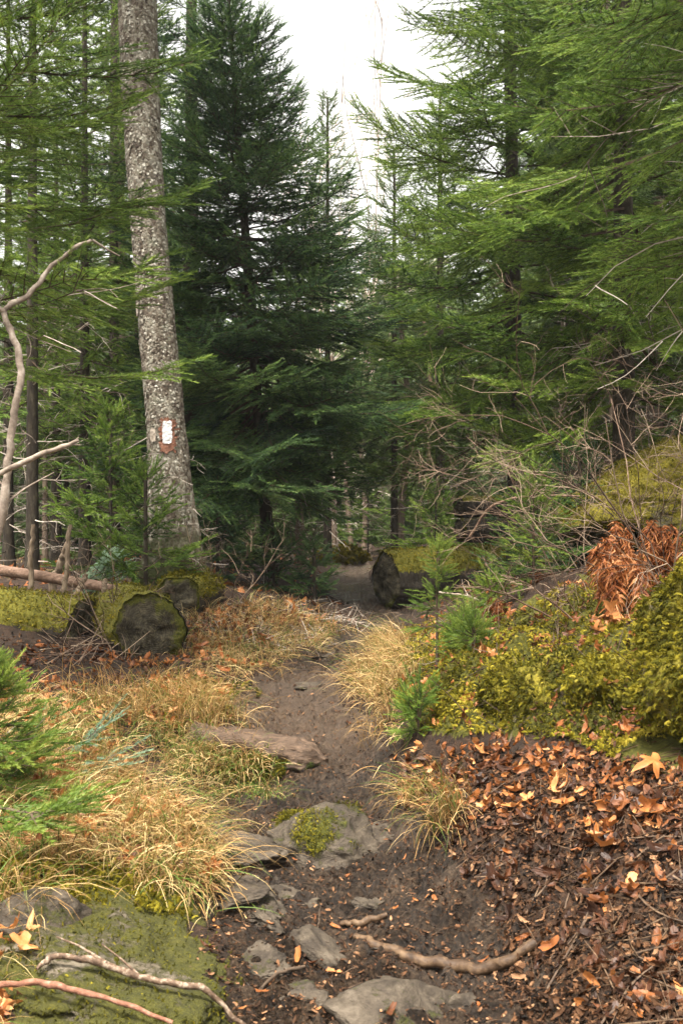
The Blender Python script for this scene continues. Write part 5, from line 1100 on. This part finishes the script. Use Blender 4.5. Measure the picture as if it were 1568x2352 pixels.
# ------------------------------------------------------------------ bare shrubs on the right
def shrub(px, py, d, H, label, seed, stems=5, mat='twig_shrub', spread=.55, lean=(-.3, 0), depth=3, r0=.0033, nch=(4, 7)):
    r = np.random.default_rng(seed); c = P(px, py, d); c[2] = gz(c[0], c[1]); PT = []; RR = []
    def grow(o, dd, L, rad, lev):
        pts = [o]
        for k in range(6):
            dd = norm(dd + r.normal(0, .17, 3) + np.array([0, 0, -.01])); pts.append(pts[-1] + dd * L / 6)
        pts = np.array(pts); PT.append(pts[[0, 1, 2, 3, 4, 5, 6]]); RR.append(np.linspace(rad, rad * .45, 7))
        if lev >= depth: return
        for k in range(r.integers(*nch)):
            t = r.uniform(.2, 1); j = min(5, int(t * 6)); b = pts[j] + (pts[j + 1] - pts[j]) * (t * 6 - j); tg = norm(pts[j + 1] - pts[j]); lat = norm(np.cross(tg, r.normal(0, 1, 3)))
            grow(b, norm(tg + lat * r.uniform(.5, 1.2)), L * r.uniform(.28, .55), max(rad * .55, .0007), lev + 1)
    for k in range(stems):
        grow(r.normal(0, .05, 3) * np.array([1, 1, 0]), norm(np.array([lean[0], lean[1], 1.0]) + r.normal(0, spread, 3) * np.array([1, .7, .3])), H * r.uniform(.7, 1.1), r0 * r.uniform(.7, 1.1), 0)
    V, q = tubes(np.array(PT), np.array(RR), 4); b = MB(); b.add(V, q, 0, np.repeat(r.random(len(PT)), 28))
    o = b.build('bare_shrub', M[mat]); o.location = tuple(float(k) for k in c); tag(o, label, 'shrub', 'bare twiggy shrubs on the right')
shrub(1560, 1420, 4.1, 1.0, 'bare shrub fanning twigs left across the golden boulder', 801, 6, lean=(-.75, -.1))
shrub(1480, 1330, 5.0, 1.15, 'bare tangled shrub behind the rusty ferns', 802, 6, lean=(-.5, 0))
shrub(1350, 1330, 5.9, 1.0, 'bare tangled shrub under the big green fir, left of the boulder', 803, 4, lean=(-.25, 0), nch=(3, 6))
shrub(1640, 1180, 4.4, 1.9, 'tall bare shrub at the right edge with reddish twigs high up', 804, 4, lean=(-.15, 0), nch=(4, 6), r0=.0045)
shrub(1290, 1560, 4.3, .4, 'small bare twig bush growing out of the moss bank', 806, 3, lean=(-.3, -.2), r0=.004, depth=2)
shrub(240, 1480, 6.0, .55, 'bare twig bush standing between the two left logs', 807, 5, lean=(.1, 0), r0=.004, depth=2)
shrub(520, 1390, 7.4, .55, 'bare twig bush on the right of the blazed trunk foot', 808, 6, lean=(.1, 0), r0=.004, depth=2)
shrub(690, 1330, 10, 1.0, 'bare twig bush beside the far trail on the left', 809, 5, r0=.005, depth=2, lean=(0, 0))

# ------------------------------------------------------------------ damp air under the trees
def haze():
    bm = bmesh.new(); bmesh.ops.create_cube(bm, size=1.0); me = bpy.data.meshes.new('haze'); bm.to_mesh(me); bm.free()
    o = bpy.data.objects.new('haze', me); COL.objects.link(o); o.scale = (520, 260, 30); o.location = (0, 100, 8); o['kind'] = 'stuff'; o['label'] = 'thin damp haze hanging in the forest air'; o['category'] = 'haze'
    m, t, out_ = newmat('damp_air'); v = t.nodes.new('ShaderNodeVolumePrincipled'); v.inputs['Density'].default_value = .0008; v.inputs['Color'].default_value = (.93, .95, 1, 1); v.inputs['Anisotropy'].default_value = .2
    t.links.new(v.outputs[0], out_.inputs['Volume']); me.materials.append(m)
haze()
